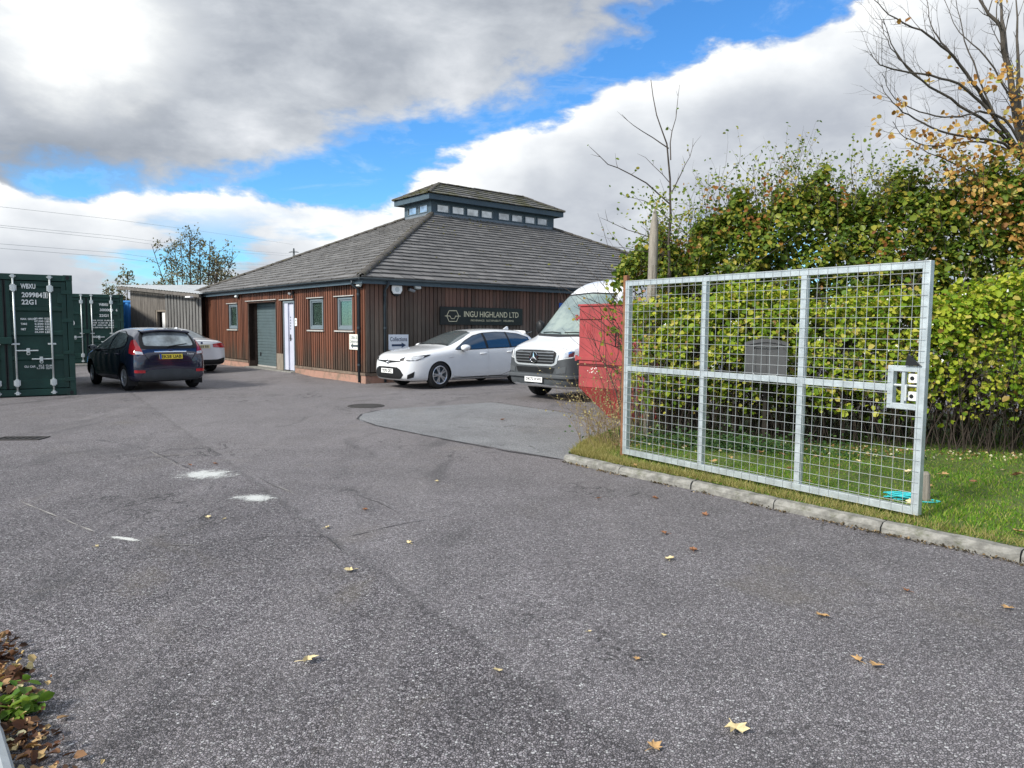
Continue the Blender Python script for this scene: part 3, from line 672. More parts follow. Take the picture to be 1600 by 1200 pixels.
for (a, b_) in OPN:
    w = .024; c = MB(); c.box(a, a+w, y0-.02, y0+.06, 5.95, 6.25); c.box(b_-w, b_, y0-.02, y0+.06, 5.95, 6.25); c.box(a+w, b_-w, y0-.02, y0+.06, 5.95, 5.95+w); c.box(a+w, b_-w, y0-.02, y0+.06, 6.25-w, 6.25)
    o = c.build('lantern_window', winpaint, bld); MB().box(a+w, b_-w, y0+.015, y0+.022, 5.95+w, 6.25-w).build('pane', pane_sky, o)
for (a, b_) in OPN_Y:
    w = .026; c = MB(); c.box(x0-.02, x0+.06, a, a+w, 5.95, 6.25); c.box(x0-.02, x0+.06, b_-w, b_, 5.95, 6.25); c.box(x0-.02, x0+.06, a+w, b_-w, 5.95, 5.95+w); c.box(x0-.02, x0+.06, a+w, b_-w, 6.25-w, 6.25)
    o = c.build('lantern_window', winpaint, bld); MB().box(x0+.015, x0+.022, a+w, b_-w, 5.95+w, 6.25-w).build('pane', pane_sky, o)
OV = .30
fs = MB()
for q in ((x0-OV, x1+OV, y0-OV, y0-OV+.03), (x0-OV, x0-OV+.03, y0-OV+.03, y1+OV), (x0-OV+.03, x1+OV, y1+OV-.03, y1+OV), (x1+OV-.03, x1+OV, y0-OV+.03, y1+OV-.03)): fs.box(*q, 6.36, 6.56)
fs.box(x0-OV+.03, x1+OV-.03, y0-OV+.03, y1+OV-.03, 6.40, 6.42); fs.build('lantern_fascia', trim, lan)
ZL = 6.57; RL = (y1-y0)/2+OV+.05
hip_roof(x0-OV-.05, x1+OV+.05, y0-OV-.05, y1+OV+.05, ZL, .50, RL, .26, .3, tile_moss, 'lantern_roof', 31)
yc = (y0+y1)/2; zr = ZL+.5*RL+.02; xa, xb = x0-OV-.05+RL, x1+OV+.05-RL
for p in ((x0-OV-.05, y0-OV-.05), (x0-OV-.05, y1+OV+.05)): ridge((p[0], p[1], ZL+.02), (xa, yc, zr), .08, 3)
for p in ((x1+OV+.05, y0-OV-.05), (x1+OV+.05, y1+OV+.05)): ridge((p[0], p[1], ZL+.02), (xb, yc, zr), .08, 4)
ridge((xa, yc, zr), (xb, yc, zr), .08, 5)

# ------------------------------------------------------------------ things fixed to the building
def on_left(y, z, proud=.03): return tuple(V((BX, BY, 0)) + RD*(OH-proud) + LD*y + V((0, 0, z)))
def on_right(x, z, proud=.03): return tuple(V((BX, BY, 0)) + RD*x + LD*(OH-proud) + V((0, 0, z)))
RZ_R = BR                                    # local x along the right front, local -y out of the wall
RZ_L = BR - pi/2                             # local x along the left front towards the corner
signblack = mat('black_sign_panel', (.012, .016, .017), .25, 0, .2, 3)
gold = mat('pale_gold_lettering', (.66, .62, .44), .4, .2, .08, 10)
s_ = thing('company_sign', 'wide black sign with gold hexagon emblem and gold lettering above the white estate car', 'sign', on_right(4.185, 1.86, .03), RZ_R)
MB().box(-1.555, 1.555, -.045, -.0, -.26, .26).build('panel', signblack, s_, bevel=.004)
fm = lambda x, z, y=-.047: frame_mx((x, y, z), (1, 0, 0), (0, 0, 1))
text('lettering', 'INGU HIGHLAND LTD', gold, s_, fm(.335, .06), 2.1, .17, bold=.004)
text('tagline', 'PROVENANCE   SUSTAINABILITY   WELLBEING', gold, s_, fm(.36, -.125), 1.66, .055, bold=.003)
em = MB(); hx = [(-.215, .0), (-.13, .155), (.13, .155), (.215, 0), (.13, -.155), (-.13, -.155)]
def bar(mb, a, b_, w, y=-.05, ox=-1.12, oz=-.005):
    d = V((b_[0]-a[0], b_[1]-a[1])); n = V((-d.y, d.x)).normalized()*w/2; e = d.normalized()*w/2
    mb.poly([(ox+q.x, y, oz+q.y) for q in (V(a)-n-e, V(b_)-n+e, V(b_)+n+e, V(a)+n-e)])
for i in range(6): bar(em, hx[i], hx[(i+1) % 6], .018)
for a, b_ in (((-.27, 0), (-.10, 0)), ((-.10, 0), (-.055, -.075)), ((-.055, -.075), (.055, -.075)), ((.055, -.075), (.10, 0)), ((.10, 0), (.27, 0))): bar(em, a, b_, .018, -.051)
em.build('emblem', gold, s_)
signwhite = mat('white_sign_panel', (.70, .74, .80), .45, 0, .05, 4)
signcream = mat('cream_sign_panel', (.76, .78, .70), .45, 0, .05, 4)
navy = mat('navy_lettering', (.03, .055, .11), .5, 0, .1, 20)
def arrow(mb, x0, x1, z, y, hw=.03, hl=.14, hh=.075):
    s = 1 if x1 > x0 else -1
    mb.poly([(x0, y, z-hw), (x1-s*hl, y, z-hw), (x1-s*hl, y, z+hw), (x0, y, z+hw)]); mb.poly([(x1-s*hl, y-.001, z-hh), (x1, y-.001, z), (x1-s*hl, y-.001, z+hh)])
s_ = thing('collections_sign', 'white sign reading Collections with an arrow pointing right', 'sign', on_right(1.265, 1.11, .03), RZ_R)
MB().box(-.315, .315, -.02, 0, -.21, .21).build('panel', signwhite, s_, bevel=.003)
text('lettering', 'Collections', navy, s_, fm(0, .085, -.022), .54, .12, bold=.012)
a = MB(); arrow(a, -.22, .23, -.085, -.022); a.build('arrow', navy, s_)
s_ = thing('deliveries_sign', 'cream sign reading Office and Deliveries with an arrow pointing left beside the downpipe', 'sign', on_left(.83, 1.11, .03), RZ_L)
MB().box(-.285, .285, -.02, 0, -.21, .21).build('panel', signcream, s_, bevel=.003)
greytxt = mat('grey_lettering', (.22, .25, .27), .5, 0, .1, 20)
text('lettering', 'Office &', greytxt, s_, fm(0, .125, -.022), .36, .09, bold=.008); text('lettering', 'Deliveries', greytxt, s_, fm(0, .015, -.022), .46, .09, bold=.008)
a = MB(); arrow(a, .21, -.21, -.105, -.022); a.build('arrow', mat('dark_arrow', (.06, .08, .09), .5), s_)
s_ = thing('blue_sign', 'blue sign with white lettering mostly hidden behind the van', 'sign', on_right(7.85, 2.13, .03), RZ_R)
MB().box(-.5, .5, -.02, 0, -.22, .22).build('panel', mat('blue_sign_panel', (.02, .10, .42), .4, 0, .08, 4), s_, bevel=.003)
text('lettering', 'H', whitelet, s_, fm(-.40, -.05, -.022), .12, .17, bold=.015)
s_ = thing('door_notice', 'small white notice on the timber beside the white door', 'notice', on_left(4.73, 1.655, .03), RZ_L)
MB().box(-.08, .08, -.015, 0, -.12, .12).build('panel', white_p, s_)
a = MB(); a.box(-.03, .03, -.018, -.0155, .02, .08); a.box(-.035, .035, -.018, -.0155, -.06, -.04); a.build('print', greytxt, s_)
# alarm box
s_ = thing('alarm_box', 'white shield shaped alarm box with black base under the eaves', 'alarm box', on_right(1.19, 2.53, .03), RZ_R)
sh_ = [(-.155, .13), (.155, .13), (.165, .0), (.11, -.10), (-.11, -.10), (-.165, .0)]
MB().prism([(x*1.06, z*1.06-.01) for x, z in sh_], 0, .04, frame_mx((0, 0, 0), (1, 0, 0), (0, 0, 1))).build('back_plate', black, s_)
MB().prism([(-.11, -.095), (.11, -.095), (.055, -.165), (-.055, -.165)], 0, .06, frame_mx((0, 0, 0), (1, 0, 0), (0, 0, 1))).build('strobe_lens', black, s_, bevel=.01)
MB().prism(sh_, .0405, .085, frame_mx((0, 0, 0), (1, 0, 0), (0, 0, 1))).build('cover', white_p, s_, bevel=.015)
a = MB(); a.lathe([(0, .003), (.07, .003), (.07, 0)], 20, frame_mx((0, -.0855, .02), (1, 0, 0), (0, 0, 1))); a.build('badge', mat('pale_grey_badge', (.5, .55, .55), .4), s_)
def camera_thing(loc, rz, lab):
    s_ = thing('security_camera', lab, 'security camera', loc, rz)
    MB().lathe([(.0, .0), (.055, .0), (.055, .03), (.03, .04)], 14, frame_mx((0, 0, 0), (1, 0, 0), (0, 0, 1))).build('mount', black, s_)
    MB().tube([(0, -.03, 0), (.01, -.10, -.02)], .014).build('arm', black, s_)
    MB().tube([(-.07, -.12, -.015), (.10, -.13, -.06)], .042, 12).build('body', mat('camera_grey', (.20, .21, .22), .4), s_, bevel=.006)
    MB().lathe([(0, .002), (.032, .002), (.036, 0)], 14, frame_mx((-.071, -.12, -.015), (.1, 1, 0), (.2, 0, 1))).build('lens', black, s_)
camera_thing(on_right(1.62, 2.58), RZ_R, 'small dark security camera beside the alarm box under the eaves')
camera_thing(on_left(4.90, 2.57), RZ_L, 'small grey security camera above the white door')
def flood(loc, rz, lab):
    s_ = thing('floodlight', lab, 'floodlight', loc, rz)
    MB().box(-.03, .03, -.06, 0, -.04, .04).build('bracket', black, s_)
    o = MB().box(-.10, .10, -.13, -.06, -.05, .05, M4.Rotation(R_(-25), 4, 'X')).build('housing', mat('pale_grey_badge', (.5, .55, .55), .4), s_, bevel=.012)
    MB().box(-.08, .08, -.136, -.131, -.035, .035, M4.Rotation(R_(-25), 4, 'X')).build('lens', white_p, s_)
flood(on_right(1.84, 2.60), RZ_R, 'small pale floodlight to the right of the camera by the alarm box')
flood(on_left(9.85, 2.56), RZ_L, 'small pale floodlight above the left end of the roller shutter')
flood(on_left(.40, 2.60), RZ_L, 'small white floodlight at the building corner above the downpipe')
# ------------------------------------------------------------------ shipping containers
green = mat('dark_green_container_paint', (.012, .045, .036), .42, 0, .18, 2.5, .05, 30, dirt=((.035, .05, .042), .35), rvar=.2)
steelrod = mat('galvanised_rod', (.58, .62, .62), .4, .5, .1, 8)
def corr(u0, u1, depth, pitch=.28):
    """corrugation profile along u: list of (u, d)"""
    pts = []; u = u0
    while u < u1-1e-6:
        for du, d in ((0, 0), (.25, 0), (.5, 1), (.75, 1)):
            if u+du*pitch < u1: pts.append((u+du*pitch, d*depth))
        u += pitch
    pts.append((u1, 0)); return pts
def container(name, label, loc, rz, m, marks, length=6.06, doors=True):
    """local x across the door end (centre 0), -y towards the viewer, door face at y = 0"""
    r = thing(name, label, 'shipping container', loc, rz); w, h = 1.219, 2.591
    fr_ = MB(); p = .11
    for sx in (-1, 1):
        for y0, y1 in ((.0, .16), (length-.16, length)):
            a, b_ = sorted((sx*w, sx*(w-p))); fr_.box(a, b_, y0, y1, .118, h-.118)
        a, b_ = sorted((sx*w, sx*(w-.07))); fr_.box(a, b_, .16, length-.16, .02, .17); fr_.box(a, b_, .16, length-.16, h-.09, h-.01)
    fr_.box(-w+p, w-p, 0.0, .12, h-.135, h-.008); fr_.box(-w+p, w-p, 0.0, .12, .02, .16); fr_.box(-w+p, w-p, length-.1, length, h-.12, h-.008); fr_.box(-w+p, w-p, length-.1, length, .02, .16)
    f_ = fr_.build('frame', m, r, bevel=.006)
    for sx in (-1, 1):
        for y0 in (-.006, length-.172):
            for z0 in (0, h-.118):
                a, b_ = sorted((sx*(w+.004), sx*(w-.166))); co = MB().box(a, b_, y0, y0+.178, z0, z0+.118).build('corner_casting', m, r, bevel=.008)
                if y0 < 0: MB().lathe([(0, .0), (.035, .0)], 14, frame_mx((sx*(w-.085), -.0075, z0+.06), (1, 0, 0), (0, 0, 1)) @ M4.Scale(1.3, 4, (0, 1, 0))).build('casting_hole', black, co)
    sd = MB()
    for sx in (-1, 1):
        pr = corr(.16, length-.16, .036); sd.grid([[(sx*(w-.012-d), y, z) for y, d in pr] for z in (.16, h-.08)])
    sd.build('side_wall', m, r)
    rf = MB().grid([[(x, y, h-.03-d*.5) for y, d in corr(.1, length-.1, .02)] for x in (-w+.05, w-.05)]); rf.build('roof', m, r)
    pr = corr(-w+p, w-p, .036); MB().grid([[(x, length-.03-d, z) for x, d in pr] for z in (.15, h-.1)]).build('end_wall', m, r)
    MB().box(-w+.07, w-.07, .1, length-.1, .12, .15).build('underside', m, r)
    if doors:
        for sx in (-1, 1):
            dm = MB(); a, b_ = sorted((sx*.012, sx*(w-p-.012))); z0, z1 = .175, h-.15
            prof = [(z0, .0), (z0+.10, .0)]
            zs = np.linspace(z0+.10, z1-.10, 5)
            for i in range(4):
                prof += [(zs[i]+.07, .0), (zs[i]+.10, .03), (zs[i+1]-.03, .03), (zs[i+1], .0)] if i < 3 else [(zs[i]+.07, .0), (zs[i]+.10, .03), (zs[i+1]-.03, .03), (zs[i+1], 0)]
            prof += [(z1, .0)]
            e = .085
            dm.grid([[(a+e, .03+d, z), (b_-e, .03+d, z)] for z, d in prof])
            dm.box(a, a+e, .018, .07, z0, z1); dm.box(b_-e, b_, .018, .07, z0, z1)
            d_ = dm.build('door', m, r)
            g = MB(); gx = sx*.006; g.box(min(gx, gx+sx*.02), max(gx, gx+sx*.02), .014, .05, z0, z1); g.build('seal', black, d_)
            for rx in (.165, .81):
                x = sx*rx; rod = MB(); rod.tube([(x, -.022, .07), (x, -.022, h-.05)], .019, 10); ro = rod.build('lock_rod', steelrod, r, smooth=True)
                for z in (.30, h-.30): MB().box(x-.06, x+.06, -.036, .018, z-.055, z+.055).box(x-.035, x+.035, -.052, -.035, z-.075, z+.075).build('rod_bracket', steelrod, ro, bevel=.004)
                MB().box(x-.075, x+.075, -.034, .018, 1.102, 1.138).build('rod_guide', steelrod, ro, bevel=.004)
                for z in (.08, h-.06): MB().box(x-.03, x+.03, -.045, -.002, z-.035, z+.035).box(x-.055, x+.055, -.03, -.003, z-.012, z+.012).build('cam_keeper', steelrod, ro, bevel=.004)
            for rx, hx_, z in ((.165, .56, .98), (.81, .44, .80)):
                x = sx*rx; hd = MB(); hd.tube([(x, -.04, z), (sx*hx_ if rx < .5 else sx*hx_, -.05, z)], .016, 8)
                c_ = sx*(rx+(hx_-rx)*.55); hd.box(c_-.03, c_+.03, -.062, .02, z-.05, z+.05); hd.lathe([(.022, 0), (.034, 0), (.034, .012), (.022, .012)], 12, frame_mx((c_, -.05, z-.06), (1, 0, 0), (0, 0, 1)))
                hd.build('lock_handle', steelrod, r, bevel=.003)
            for z in (.35, .93, 1.62, 2.22): x0_, x1_ = sorted((sx*(w-p-.10), sx*(w-.01))); MB().box(x0_, x1_, -.012, .03, z-.04, z+.04).build('hinge', m, d_, bevel=.008)
        MB().box(-.15, .11, -.07, .018, 1.12, 1.26).build('lock_box', m, r, bevel=.008)
    for (s, x, z, tw, th) in marks:
        text('marking', s, whitelet, r, frame_mx((x, .0145 if z > 2.1 else .0285, z), (1, 0, 0), (0, 0, 1)), tw, th, bold=.026)
    return r
cR, cd = V((-9.51, 15.66, 0)), V((cos(R_(33)), sin(R_(33)), 0))
c0p = cR - cd*1.219
mk = [('WBXU', .425, 2.33, .26, .105), ('209984', .49, 2.15, .36, .105), ('1', .725, 2.15, .028, .09), ('22G1', .43, 2.0, .26, .105)]
NS = .031
for i, s in enumerate(('30,480 KGS', '67,200 LBS', '2,200 KGS', '4,850 LBS', '28,280 KGS', '62,350 LBS')):
    a, b_ = s.split(); z = 1.655 - i*.057; mk += [(a, .59, z, .16, .042), (b_, .74, z, .09, .042)]
for s, z, tw in (('MAX. GROSS', 1.645, .27), ('TARE', 1.54, .11), ('NET', 1.43, .09)): mk.append((s, .27+tw/2, z, tw, .042))
mk += [('CU. CAP.', .40, .64, .20, .045), ('33.2', .60, .655, .10, .042), ('CU.M', .735, .655, .11, .042), ('1,170', .585, .60, .13, .042), ('CU.FT', .735, .60, .11, .042)]
con = container('shipping_container', 'dark green shipping container nearest the camera with white number 209984 on its door', (c0p.x, c0p.y, 0), atan2(cd.y, cd.x), green, mk)
bx = MB(); fm2 = lambda x, z: (x, .0135, z)
for q in ((.685, .695, 2.09, 2.21), (.755, .765, 2.09, 2.21), (.695, .755, 2.09, 2.10), (.695, .755, 2.20, 2.21)): bx.box(q[0], q[1], .013, .0165, q[2], q[3])
bx.build('check_digit_box', whitelet, con)
vt = MB(); vt.box(1.0-.06, 1.0+.04, .016, .05, 1.98, 2.2); vt.build('vent', green, con, bevel=.01)
# second green container
q = at(193.5, 500, 27.6); c2d = V((cos(R_(31)), sin(R_(31)), 0))
q = V((q.x, q.y, 0)) - c2d*1.219
mk2 = [('WBXU', .56, 2.20, .30, .10), ('300003', .65, 2.0, .44, .10), ('6', .99, 2.0, .06, .10), ('22G1', .56, 1.79, .30, .10)]
for i, s in enumerate(('MAX. GROSS  30,480 KGS', 'TARE  67,200 LBS  2,220', 'NET  4,850 LBS  28,260', '62,350 KGS  LBS  NET')): mk2.append((s, .52, 1.60-i*.088, .72, .06))
mk2.append(('CU.CAP.', .28, .99, .28, .09))
con2 = container('shipping_container', 'dark green shipping container standing farther back behind the dark blue hatchback', (q.x, q.y, .08), atan2(c2d.y, c2d.x), green, mk2)
MB().lathe([(0, .002), (.13, .002), (.13, 0)], 24, frame_mx((-.52, .027, 1.50), (1, 0, 0), (0, 0, 1))).build('round_label', whitelet, con2)
MB().lathe([(.045, .003), (.10, .003)], 24, frame_mx((-.52, .027, 1.50), (1, 0, 0), (0, 0, 1))).build('label_ring', green, con2)
pd = thing('concrete_pad', 'pale concrete pad under the farther green container', 'concrete pad', (q.x, q.y, 0), atan2(c2d.y, c2d.x))
o = MB().box(-1.7, 1.6, -.45, 6.5, -.05, .075).build('slab', concrete, pd, bevel=.02)
# blue container
bluem = mat('blue_container_paint', (.055, .27, .70), .45, 0, .12, 2, dirt=((.05, .14, .30), .4))
qb = at(200, 500, 31.6)
con3 = container('shipping_container', 'bright blue corrugated container in the gap between green container and wooden shed', (qb.x+.4, qb.y+1.3, .0), R_(90), bluem, [], doors=False)
# ------------------------------------------------------------------ grey wooden shed
grey1 = mat('silvered_boards', (.14, .128, .115), .85, 0, .35, 3, .3, 30, stretch=(5, 5, .5)); grey2 = mat('pale_silvered_boards', (.16, .158, .152), .85, 0, .3, 3, .3, 30, stretch=(5, 5, .5))
tin = mat('light_metal_roofing', (.58, .60, .60), .45, .2, .1, 3)
sp0 = at(207.5, 560, 30.9); sp1 = at(309, 560, 29.4); sdv = (V((sp1.x, sp1.y, 0)) - V((sp0.x, sp0.y, 0))); SW = sdv.length
shd = thing('timber_shed', 'silvered vertical board shed with pale metal roof joined to the left end of the building', 'shed', (sp0.x, sp0.y, 0), atan2(sdv.y, sdv.x))
def ztop(x): return 3.18 - .32*(x/SW)
split = SW*.56; dr0, dr1 = SW*.40, SW*.565
mb = MB(); x = 0; rr = random.Random(9)
while x < split-.01:
    w = rr.uniform(.10, .15); x1_ = min(x+w, split); zt = ztop(x)-.05
    z0 = 0 if not (x1_ > dr0 and x < dr1) else 2.15
    mb.box(x, x1_-.006, -rr.uniform(.02, .03), 0, z0, zt); x += w
mb.build('board_wall', grey1, shd)
mb = MB(); x = split
while x < SW+.3:
    w = .17; zt = ztop(x)-.06; z0 = .0 if x > dr1 - .02 else 2.15
    mb.box(x, x+.125, -.075, -.05, z0, zt); x += w
mb.build('slatted_wall', grey2, shd)
MB().box(split, SW+.3, -.03, -.005, 0, 2.8).build('wall_backing', wood_dark, shd)
MB().box(0, .025, .0, 4.0, 0, 3.1).build('board_wall', grey1, shd); MB().box(.03, SW, 3.97, 4.0, 0, 2.8).build('board_wall', grey1, shd)
ds = MB(); ds.box(dr0, dr0+.07, -.04, .1, 0, 2.15); ds.box(dr1-.09, dr1, -.04, .1, 0, 2.15); ds.box(dr0+.07, dr1-.09, -.03, .1, 2.08, 2.15); do = ds.build('doorway', mat('grey_timber', (.22, .19, .155)), shd)
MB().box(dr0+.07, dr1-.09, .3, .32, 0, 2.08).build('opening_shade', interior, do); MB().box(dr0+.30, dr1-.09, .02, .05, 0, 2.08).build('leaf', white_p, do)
rf = MB(); n = 30; rows0, rows1 = [], []
for i in range(n*4+1):
    x = -.35 + (SW+.9)*i/(n*4); z = ztop(x)+.02 + (.016 if i % 4 in (1, 2) else 0); rows0.append((x, -.30-.12*max(0, x/SW)*0, z-.04)); rows1.append((x, 4.2, z+.22))
rf.grid([rows0, rows1]); ro = rf.build('roof', tin, shd); md = ro.modifiers.new('s', 'SOLIDIFY'); md.thickness = .02
MB().prism([(-.35, ztop(-.35)-.18), (SW+.5, ztop(SW+.5)-.18), (SW+.5, ztop(SW+.5)-.06), (-.35, ztop(-.35)-.06)], .0, .03, frame_mx((0, -.30, 0), (1, 0, 0), (0, 0, 1))).build('barge_board', grey1, shd)
sl_ = thing('shed_lamp', 'small white lamp under the eaves where shed meets building', 'lamp', tuple(at(296, 464, 29.0)), atan2(sdv.y, sdv.x))
MB().box(-.14, .14, -.1, .1, -.035, .03).build('housing', white_p, sl_, bevel=.015); MB().box(-.04, .04, .1, .3, -.02, .02).build('bracket', white_p, sl_)
# ------------------------------------------------------------------ vehicles
def paint(name, col, metal=0., rough=.28, dirt=.08):
    m, t, b = base_mat(name); o = t.add('ShaderNodeTexCoord').outputs['Object']
    sp = t.add('ShaderNodeSeparateXYZ'); t.put(sp.inputs[0], o)
    grime = t.math('MULTIPLY', t.sstep(t.math('ADD', sp.outputs[2], t.math('MULTIPLY', t.noise(o, 5, 6, .6), .5)), .85, .35), dirt*3, clamp=True)
    t.put(b.inputs['Base Color'], t.mix(grime, col + (1,), (.20, .19, .17, 1)))
    b.inputs['Metallic'].default_value = metal; t.put(b.inputs['Roughness'], t.math('ADD', rough, t.math('MULTIPLY', grime, .4)))
    b.inputs['Coat Weight'].default_value = 1; b.inputs['Coat Roughness'].default_value = .04; b.inputs['Coat IOR'].default_value = 1.5 if sum(col) > .5 else 1.62
    return m
carglass = base_mat('car_glass'); m, t, b = carglass; carglass = m
b.inputs['Metallic'].default_value = .22; b.inputs['Base Color'].default_value = (.10, .12, .125, 1); b.inputs['Specular IOR Level'].default_value = .8; b.inputs['Coat Weight'].default_value = .5
t.put(b.inputs['Roughness'], t.math('MULTIPLY', t.noise(t.add('ShaderNodeTexCoord').outputs['Object'], 3, 3), .08))
sideglass = mat('pale_tinted_glass', (.17, .21, .21), .05, .35, .6, 2.5, spec=.9)
rearglass = mat('reflective_rear_glass', (.30, .34, .35), .05, .45, .6, 2.5, spec=.9)
blueglass = base_mat('tinted_car_glass'); m, t, b = blueglass; blueglass = m
b.inputs['Base Color'].default_value = (.012, .038, .08, 1); b.inputs['Specular IOR Level'].default_value = .8; b.inputs['Coat Weight'].default_value = .4
t.put(b.inputs['Roughness'], t.math('MULTIPLY', t.noise(t.add('ShaderNodeTexCoord').outputs['Object'], 3, 3), .08))
lensclear = mat('clear_lamp_lens', (.60, .62, .64), .3, .08, .3, 14, coat=.6)
lensred = mat('red_lamp_lens', (.42, .012, .02), .12, 0, .3, 9, coat=1.)
platey = mat('yellow_plate', (.78, .60, .06), .4, 0, .03, 5); platew = mat('white_plate', (.78, .79, .78), .4, 0, .03, 5)
gapm = mat('panel_gap', (.015, .015, .017), .7, 0, .1, 5)
greyplastic = mat('dark_grey_bumper_plastic', (.055, .062, .068), .55, 0, .15, 6, .1, 80)

class Body:
    def __init__(s, root, stations, m, arches, arch_r, sub=2, sect=None, name='body'):
        st = sorted(stations, reverse=True); rows = []
        for (x, zb, w, zs, ws, zr, wr) in st:
            zm = zb + (zs-zb)*.52; dz = zr-zs
            half = [(0, zb), (w*.62, zb), (w-.045, zb+.015), (w-.004, zb+(zm-zb)*.45), (w, zm), (ws+(w-ws)*.55+.004, zs-(zs-zm)*.30), (ws, zs),
                    (ws+(wr-ws)*.5+.022*min(1, abs(dz)/.3), zs+dz*.48), (wr+.008, zr-.085*min(1, dz/.3)), (wr*.86, zr-.022*min(1, dz/.2)), (wr*.45, zr-.002), (0, zr)]
            ring = [(x, y, z) for y, z in half] + [(x, -y, z) for y, z in half[-2:0:-1]]
            rows.append(ring)
        mb = MB().grid(rows, True); mb.poly(rows[0][::-1]); mb.poly(rows[-1])
        o = mb.build(name, m, root, smooth=True, sub=sub); bm = bmesh.new(); bm.from_mesh(o.data); bmesh.ops.remove_doubles(bm, verts=bm.verts, dist=1e-4); bmesh.ops.recalc_face_normals(bm, faces=bm.faces); bm.to_mesh(o.data); bm.free(); apply_mods(o)
        s.tree0 = BVHTree.FromPolygons([v.co.copy() for v in o.data.vertices], [tuple(p.vertices) for p in o.data.polygons])
        W2 = max(a[2] for a in st)
        if arches:
            cut = MB()
            for ax in arches:
                for sg in (-1, 1):
                    mx = M4.Translation((ax, sg*(W2+.15), .32)) @ M4.Rotation(pi/2, 4, 'X')
                    cut.lathe([(0, -.42), (arch_r, -.42), (arch_r, .42), (0, .42)], 40, mx)
            co = cut.build('cutter', black, root); bm = bmesh.new(); bm.from_mesh(co.data); bmesh.ops.remove_doubles(bm, verts=bm.verts, dist=1e-5); bmesh.ops.recalc_face_normals(bm, faces=bm.faces); bm.to_mesh(co.data); bm.free(); bpy.context.view_layer.update()
            md = o.modifiers.new('arch', 'BOOLEAN'); md.object = co; md.operation = 'DIFFERENCE'; md.solver = 'EXACT'; md.material_mode = 'TRANSFER'
            apply_mods(o); bpy.data.objects.remove(co)
            for p in o.data.polygons: p.use_smooth = True
            at_ = o.data.attributes
            o.data.update()
            bm = bmesh.new(); bm.from_mesh(o.data)
            for e in bm.edges:
                if len(e.link_faces) == 2 and e.calc_face_angle(0) > R_(35): e.smooth = False
            bm.to_mesh(o.data); bm.free()
        s.o = o; s.root = root; s.W = W2
    def hit(s, p, d, off):
        h = s.tree0.ray_cast(V(p), V(d))
        if h[0] is None:
            h = s.tree0.find_nearest(V(p))
        n = h[1]
        if n.dot(V(d)) > 0: n = -n
        return h[0] + n*off
    def near(s, p, off):
        h = s.tree0.find_nearest(V(p)); n = h[1]
        if n.dot(V(p)-V((p[0]*.6, 0, .6))) < 0: n = -n
        return h[0] + n*off
    def panel(s, name, lo, hi, m, parent=None, d=None, off=.004, n=22, k=8, thick=.0):
        """skin panel between two polylines (lists of 3D guide points), dropped onto the body along d (or to the nearest point)"""
        def res(pl):
            pl = [V(p) for p in pl]; ls = [0]
            for a, b in zip(pl[:-1], pl[1:]): ls.append(ls[-1]+(b-a).length)
            out = []
            for i in range(n+1):
                t = ls[-1]*i/n; j = 0
                while j < len(ls)-2 and ls[j+1] < t: j += 1
                out.append(pl[j].lerp(pl[j+1], (t-ls[j])/max(1e-9, ls[j+1]-ls[j])))
            return out
        A, B = res(lo), res(hi); rows = []
        for j in range(k+1):
            rows.append([(s.hit(a.lerp(b, j/k), d, off) if d else s.near(a.lerp(b, j/k), off)) for a, b in zip(A, B)])
        o = MB().grid(rows).build(name, m, parent or s.root, smooth=True)
        if thick: md = o.modifiers.new('s', 'SOLIDIFY'); md.thickness = thick; md.offset = 1
        return o
    def side(s, name, sg, pts, m, parent=None, off=.004, n=22, k=8):
        """pts: (x, z_low, z_high)"""
        return s.panel(name, [(x, sg*3, a) for x, a, b in pts], [(x, sg*3, b) for x, a, b in pts], m, parent, (0, -sg, 0), off, n, k)
    def end(s, name, fr, pts, m, parent=None, off=.004, n=16, k=8):
        """pts: (y, z_low, z_high) seen from the front (fr=1) or rear (-1)"""
        return s.panel(name, [(fr*6, y, a) for y, a, b in pts], [(fr*6, y, b) for y, a, b in pts], m, parent, (-fr, 0, 0), off, n, k)
